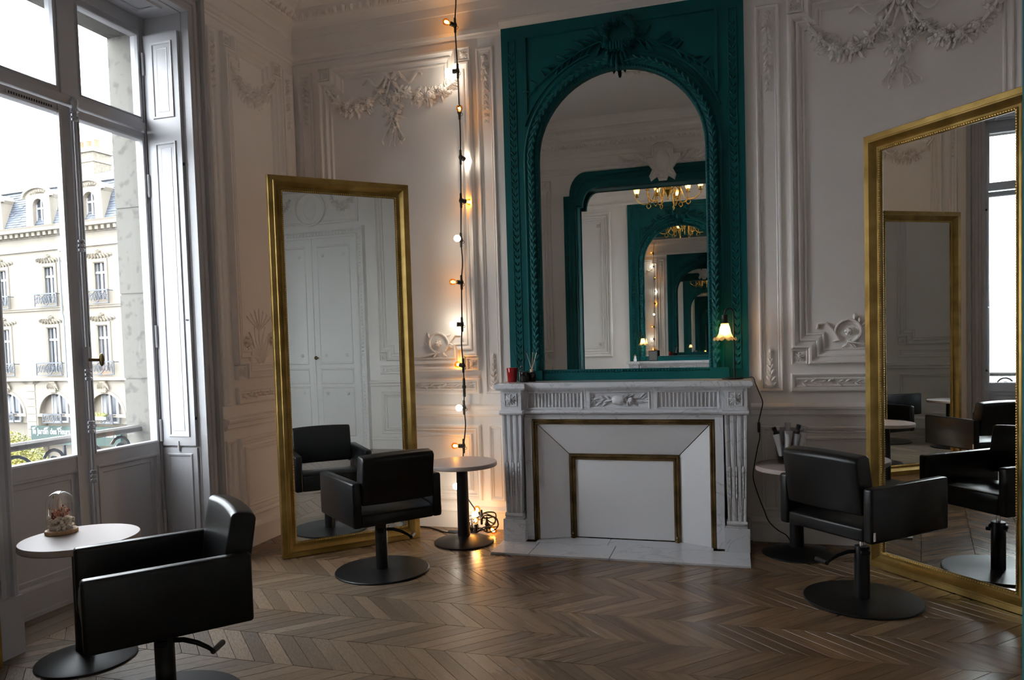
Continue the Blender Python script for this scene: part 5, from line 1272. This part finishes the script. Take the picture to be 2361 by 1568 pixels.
m.build('rusticated_blocks', FACADE, bd, smooth=0, kind='stuff')
for b in BAYS:
    m = MB(Mb); m.ring(list(reversed([(b + 1.42*math.cos(PI*i/18), -1.95 + 1.42*math.sin(PI*i/18)) for i in range(19)])) , [(0, .06), (-.0, .11), (-.16, .11), (-.17, .06)]); m.build('arch_ring', FACADE, bd, smooth=0)
    m = MB(Mb); m.box(b - .22, b + .22, .05, .22, -.62, -.02)
    for k in range(6): m.leaf(b - .2 + k*.08, -.1, -PI/2 + (k - 2.5)*.2, .45, .14, .2, .12)
    m.build('keystone', FACADE2, bd, smooth=40)
    m = MB(Mb); m.box(b - 1.42, b + 1.42, -.42, -.30, -2.35, -.5); m.build('arch_infill', FACADE, bd, smooth=0)
def far_window(b, z0, z1, w, arched=False, name='window', dep=-.18, tr=.30, par=None):
    m = MB(Mb); fw = .07
    for (u0, u1, a, c) in ((b - w, b - w + fw, z0, z1), (b + w - fw, b + w, z0, z1), (b - w, b + w, z1 - fw, z1), (b - .06, b + .06, z0, z1), (b - w, b + w, z1 - (z1 - z0)*tr - .06, z1 - (z1 - z0)*tr + .06), (b - w, b + w, z0, z0 + .10)): m.box(u0, u1, dep, dep + .08, a, c)
    f = m.build(name, WHITEW, bd, smooth=0)
    for s in (-1, 1):
        for (a, c) in ((z0 + .1, z1 - (z1 - z0)*tr - .06), (z1 - (z1 - z0)*tr + .06, z1 - fw)):
            m = MB(Mb); u0, u1 = sorted((b + s*.06, b + s*(w - fw))); m.box(u0, u1, dep - .02, dep + .02, a, c); m.build('pane', DGLASS, f, smooth=0)
    m = MB(Mb); s = -1; m.box(b - w + fw, b - w + fw + w*.38, dep + .021, dep + .026, z0 + .1, z1 - fw); m.box(b + w*.62, b + w - fw, dep + .021, dep + .026, z0 + .1, z1 - fw - (z1 - z0)*tr)
    m.build('curtain', CURT, f, smooth=0)
    return f
def far_rail(b, z0, z1, w, hoop=True):
    m = MB(Mb); o = .30
    m.box(b - w, b + w, o - .03, o + .03, z1 - .05, z1 + .02); m.box(b - w, b + w, o - .02, o + .02, z0, z0 + .04)
    for s in (-1, 1):
        m.box(b + s*w - .02, b + s*w + .02, o - .02, o + .02, z0, z1); m.box(b + s*w - .015, b + s*w + .015, 0, o, z1 - .06, z1 - .02)
    h = z1 - z0
    for k in range(9):
        u = b - w + (k + .5)*2*w/9; s = 1 if k % 2 else -1
        m.tube([(u + s*.10*math.cos(t)*(1 - t/14), o, z0 + h*.5 + h*.36*math.sin(t)*(1 - t/14)) for t in [i*.6 for i in range(15)]], .018, 5)
    m.tube([(b + .22*math.cos(t), o, z0 + h*.5 + h*.42*math.sin(t)) for t in [2*PI*i/16 for i in range(16)]], .022, 5, True)
    return m.build('balcony_rail', IRON, bd, smooth=40)
for i, b in enumerate(BAYS):
    far_window(b, 4.06, 6.34, .57); far_window(b, .33, 3.06, .57); far_window(b, -2.30, -.66, .60, dep=-.26, tr=.0)
    far_rail(b, 4.02, 4.72, .83); far_rail(b, .30, 1.0, .98); far_rail(b, -2.28, -1.78, .70)
    for (z0, z1) in ((4.03, 6.36), (.30, 3.08)):
        m = MB(Mb); m.ring(list(reversed(rect(b - .58, b + .58, z0, z1))), [(0, -.02), (0, .06), (-.16, .08), (-.20, .03), (-.22, 0)]); m.build('window_surround', FACADE, bd, smooth=0)
        m = MB(Mb)
        for k in range(9): m.leaf(b + (k - 4)*.16, z1 + .30, -PI/2 + (k - 4)*.28, .36, .17, .06, .12)
        m.rose(b, z1 + .32, .2, .06); m.build('carved_crest', FACADE2, bd, smooth=40)
for k in range(len(BAYS) - 1):                                   # pilasters and drainpipes
    if k % 2 == 0:
        u = BAYS[k] + 1.55 if False else BAYS[k] + 1.60
        m = MB(Mb); m.box(u - .45, u + .45, 0, .14, .25, 7.0); m.box(u - .52, u + .52, 0, .2, .25, 1.2 if False else .9); m.build('pilaster', FACADE, bd, smooth=0)
        m = MB(Mb)
        for q in range(8): m.leaf(u - .42 + q*.12, 6.3, PI/2 + (q - 3.5)*-.12, .6, .2, .14, .16)
        m.box(u - .54, u + .54, 0, .26, 6.90, 7.05); m.build('capital', FACADE2, bd, smooth=40)
        m = MB(Mb); m.tube([(u - .5, .24, 6.6), (u - .5, .24, 3.6), (u - .42, .24, 3.4), (u - .42, .24, .2), (u - .1, .24, -.3), (u - .1, .24, -5.6)], .055, 8); m.build('drainpipe', ZINC, bd, smooth=50)
for (z, h, o) in ((7.05, .75, .12), (3.84, .14, .10), (.02, .16, .30), (3.95, .06, .16)):
    m = MB(Mb); m.box(U0, U1, 0, o, z, z + h); m.build('string_course', FACADE, bd, smooth=0)
m = MB(Mb); m.run([(0, 7.74), (.18, 7.76), (.22, 7.86), (.42, 7.98), (.62, 8.02), (.66, 8.18), (.72, 8.28), (0, 8.30)], U0, U1); m.build('eaves_cornice', FACADE, bd, smooth=0)
m = MB(Mb)
for i in range(int((U1 - U0)/.42)): m.box(U0 + i*.42, U0 + i*.42 + .22, .15, .50, 7.80, 8.0)
m.build('modillions', FACADE2, bd, smooth=0, kind='stuff')
# mansard
m = MB(Mb); m.loops([[(u, o, z) for o, z in ((.35, 8.28), (-.55, 10.45), (-.45, 10.50), (-.45, 10.72), (-.65, 10.78), (-4.5, 12.3), (-8.5, 12.3), (-8.5, 8.2))] for u in (U0, U1)], True, True, True); rf = m.build('zinc_roof', ZINC, bd, smooth=0)
m = MB(Mb)
for r in range(16):                                              # slate courses, each lapping the one below
    t0, t1 = r/16, (r + 1)/16
    for c in range(int((U1 - U0)/.34)):
        u = U0 + c*.34 + (.17 if r % 2 else 0); dd = random.uniform(0, .018)
        m.add([(u, .36 - .9*t0 + .035 + dd, 8.29 + 2.15*t0), (u + .33, .36 - .9*t0 + .035 + dd, 8.29 + 2.15*t0), (u + .33, .36 - .9*t1 + .012 + dd, 8.29 + 2.15*t1), (u, .36 - .9*t1 + .012 + dd, 8.29 + 2.15*t1), (u, .36 - .9*t0, 8.29 + 2.15*t0), (u + .33, .36 - .9*t0, 8.29 + 2.15*t0)], [(0, 1, 2, 3), (0, 4, 5, 1)])
m.build('slate', SLATE, rf, smooth=0, kind='stuff', recalc=False)
for b in BAYS:
    m = MB(Mb)
    pts = [(b + .40, 8.28), (b + .40, 9.35)] + [(b + .40*math.cos(PI*i/12), 9.35 + .40*math.sin(PI*i/12)) for i in range(1, 12)] + [(b - .40, 9.35), (b - .40, 8.28)]
    out = [(b + .95, 8.28), (b + .88, 9.75)] + [(b + .98*math.cos(PI*i/12), 9.82 + .52*math.sin(PI*i/12)) for i in range(1, 12)] + [(b - .88, 9.75), (b - .95, 8.28)]
    m.loops([[(p[0], .20, p[1]) for p in pts], [(p[0], .44, p[1]) for p in pts], [(p[0], .44, p[1]) for p in out], [(p[0], -.7, p[1]) for p in out]], False)
    m.bar([(b + 1.06*math.cos(PI*i/12), 9.80 + .56*math.sin(PI*i/12)) for i in range(13)], .20, .14, .42)
    dmr = m.build('dormer', FACADE, bd, smooth=0)
    m = MB(Mb); m.box(b - .40, b + .40, .14, .18, 8.28, 9.78); m.build('pane', DGLASS, dmr, smooth=0)
    m = MB(Mb)
    for (u0, u1, a, c) in ((b - .42, b - .34, 8.28, 9.5), (b + .34, b + .42, 8.28, 9.5), (b - .05, b + .05, 8.28, 9.76), (b - .4, b + .4, 9.22, 9.32), (b - .4, b + .4, 8.28, 8.42)): m.box(u0, u1, .17, .24, a, c)
    m.box(b + .1, b + .34, .185, .195, 8.4, 9.6); m.build('dormer_sash', WHITEW, dmr, smooth=0)
    m = MB(Mb)
    for k in range(7): m.leaf(b + (k - 3)*.13, 10.0, PI/2 - (k - 3)*.35, .24, .12, .45, .08)
    m.build('dormer_carving', FACADE2, dmr, smooth=40)
for (c, w, o0, o1, zt) in ((-1.7, 1.0, -4.2, -3.0, 13.0), (3.7, .95, -2.9, -1.8, 12.6), (9.0, 1.0, -4.2, -3.0, 13.0)):
    m = MB(Mb); m.box(c - w, c + w, o0, o1, 10.6, zt); m.box(c - w - .12, c + w + .12, o0 - .12, o1 + .12, zt, zt + .28); m.box(c - w - .05, c + w + .05, o0 - .05, o1 + .05, zt - .55, zt - .45); cm_ = m.build('chimney', FACADE2, bd, smooth=0)
    for k in range(3):
        m = MB(Mb); m.lathe([(.16, 0), (.14, .5), (.17, .55)], 10, (c - w*.6 + k*w*.6, (o0 + o1)/2, zt + .28)); m.build('chimney_pot', POTT, cm_, smooth=40)
# shop awning with its name
m = MB(Mb); m.box(-2.65, 3.95, .06, .22, -3.45, -2.45); aw = m.build('shop_fascia', AWN, bd, smooth=0)
fc = bpy.data.curves.new('fascia_lettering', 'FONT'); fc.body = 'le Jardin des Fleurs'; fc.size = .40; fc.extrude = .01; fc.offset = .006
fo = bpy.data.objects.new('fascia_lettering', fc); COL.objects.link(fo); bpy.context.view_layer.update()
lm = bpy.data.meshes.new_from_object(fo.evaluated_get(bpy.context.evaluated_depsgraph_get())); bpy.data.objects.remove(fo)
lm.materials.clear(); lm.materials.append(LETTER)
wx_ = max(v.co.x for v in lm.vertices)
for u in (-2.50, .80):
    ft = link('fascia_lettering', lm, aw); k_ = 2.85/wx_
    ft.matrix_local = Mb @ Matrix(((k_, 0, 0, u), (0, 0, 1, .225), (0, 1.15, 0, -2.88 if u < 0 else -2.98), (0, 0, 0, 1)))
for k in range(3):
    m = MB(Mb); u = -1.9 + k*.95; m.tube([(u - .35, .1, -2.47), (u, .60, -2.50)], .02, 6); m.ell((u + .03, .62, -2.53), (.10, .08, .06), 8, 5); m.build('fascia_lamp', LETTER, aw, smooth=50)
m = MB(Mb); m.box(2.45, 3.15, .34, .50, -2.05, -1.85); fb = m.build('flower_box', LETTER, bd, smooth=0)
m = MB(Mb)
for k in range(60): m.leaf(random.uniform(2.45, 3.15), -1.87, PI/2 + random.uniform(-.9, .9), random.uniform(.1, .28), .07, random.uniform(.36, .48), .03)
m.build('flower_box_leaves', LEAFY, fb, smooth=0)
# the tree between
tr = thing('street_tree', 'yellow-green leafy street tree seen through the lower window pane', 'tree', (-23.15, 18.5, G0))
m = MB(); m.tube([(0, 0, 0), (.05, 0, 1.5), (-.05, .05, 2.8), (0, 0, 4.0)], [.16, .13, .11, .05], 10)
for k in range(9):
    a = k*.7; m.tube([(0, 0, 2.1 + k*.15), (math.cos(a)*.6, math.sin(a)*.6, 2.7 + k*.13), (math.cos(a)*1.2, math.sin(a)*1.2, 3.1 + k*.12)], [.05, .035, .012], 6)
m.build('trunk', BARK, tr, smooth=50)
V = []; F = []
for i in range(11000):
    while True:
        p = Vector((random.uniform(-1, 1), random.uniform(-1, 1), random.uniform(-1, 1)))
        if .25 < p.length < 1: break
    c = Vector((p.x*1.35, p.y*1.35, 3.35 + p.z*1.3)); a = Vector((random.gauss(0, 1), random.gauss(0, 1), random.gauss(0, .6))).normalized(); b = a.orthogonal().normalized(); s = random.uniform(.03, .065)
    n = len(V); V += [c - a*s, c + b*s*.45 + Vector((0, 0, .01)), c + a*s, c - b*s*.45]; F += [(n, n+1, n+2, n+3)]
me = bpy.data.meshes.new('foliage'); me.from_pydata([tuple(v) for v in V], [], F); me.materials.append(LEAFY); link('foliage', me, tr, 'stuff')
m = MB(); m.box(-90, 60, -60, 90, G0 - .3, G0); gd = m.build('ground', ROADM, smooth=0); tag(gd, 'grey paved square below the window', 'ground', kind='structure')
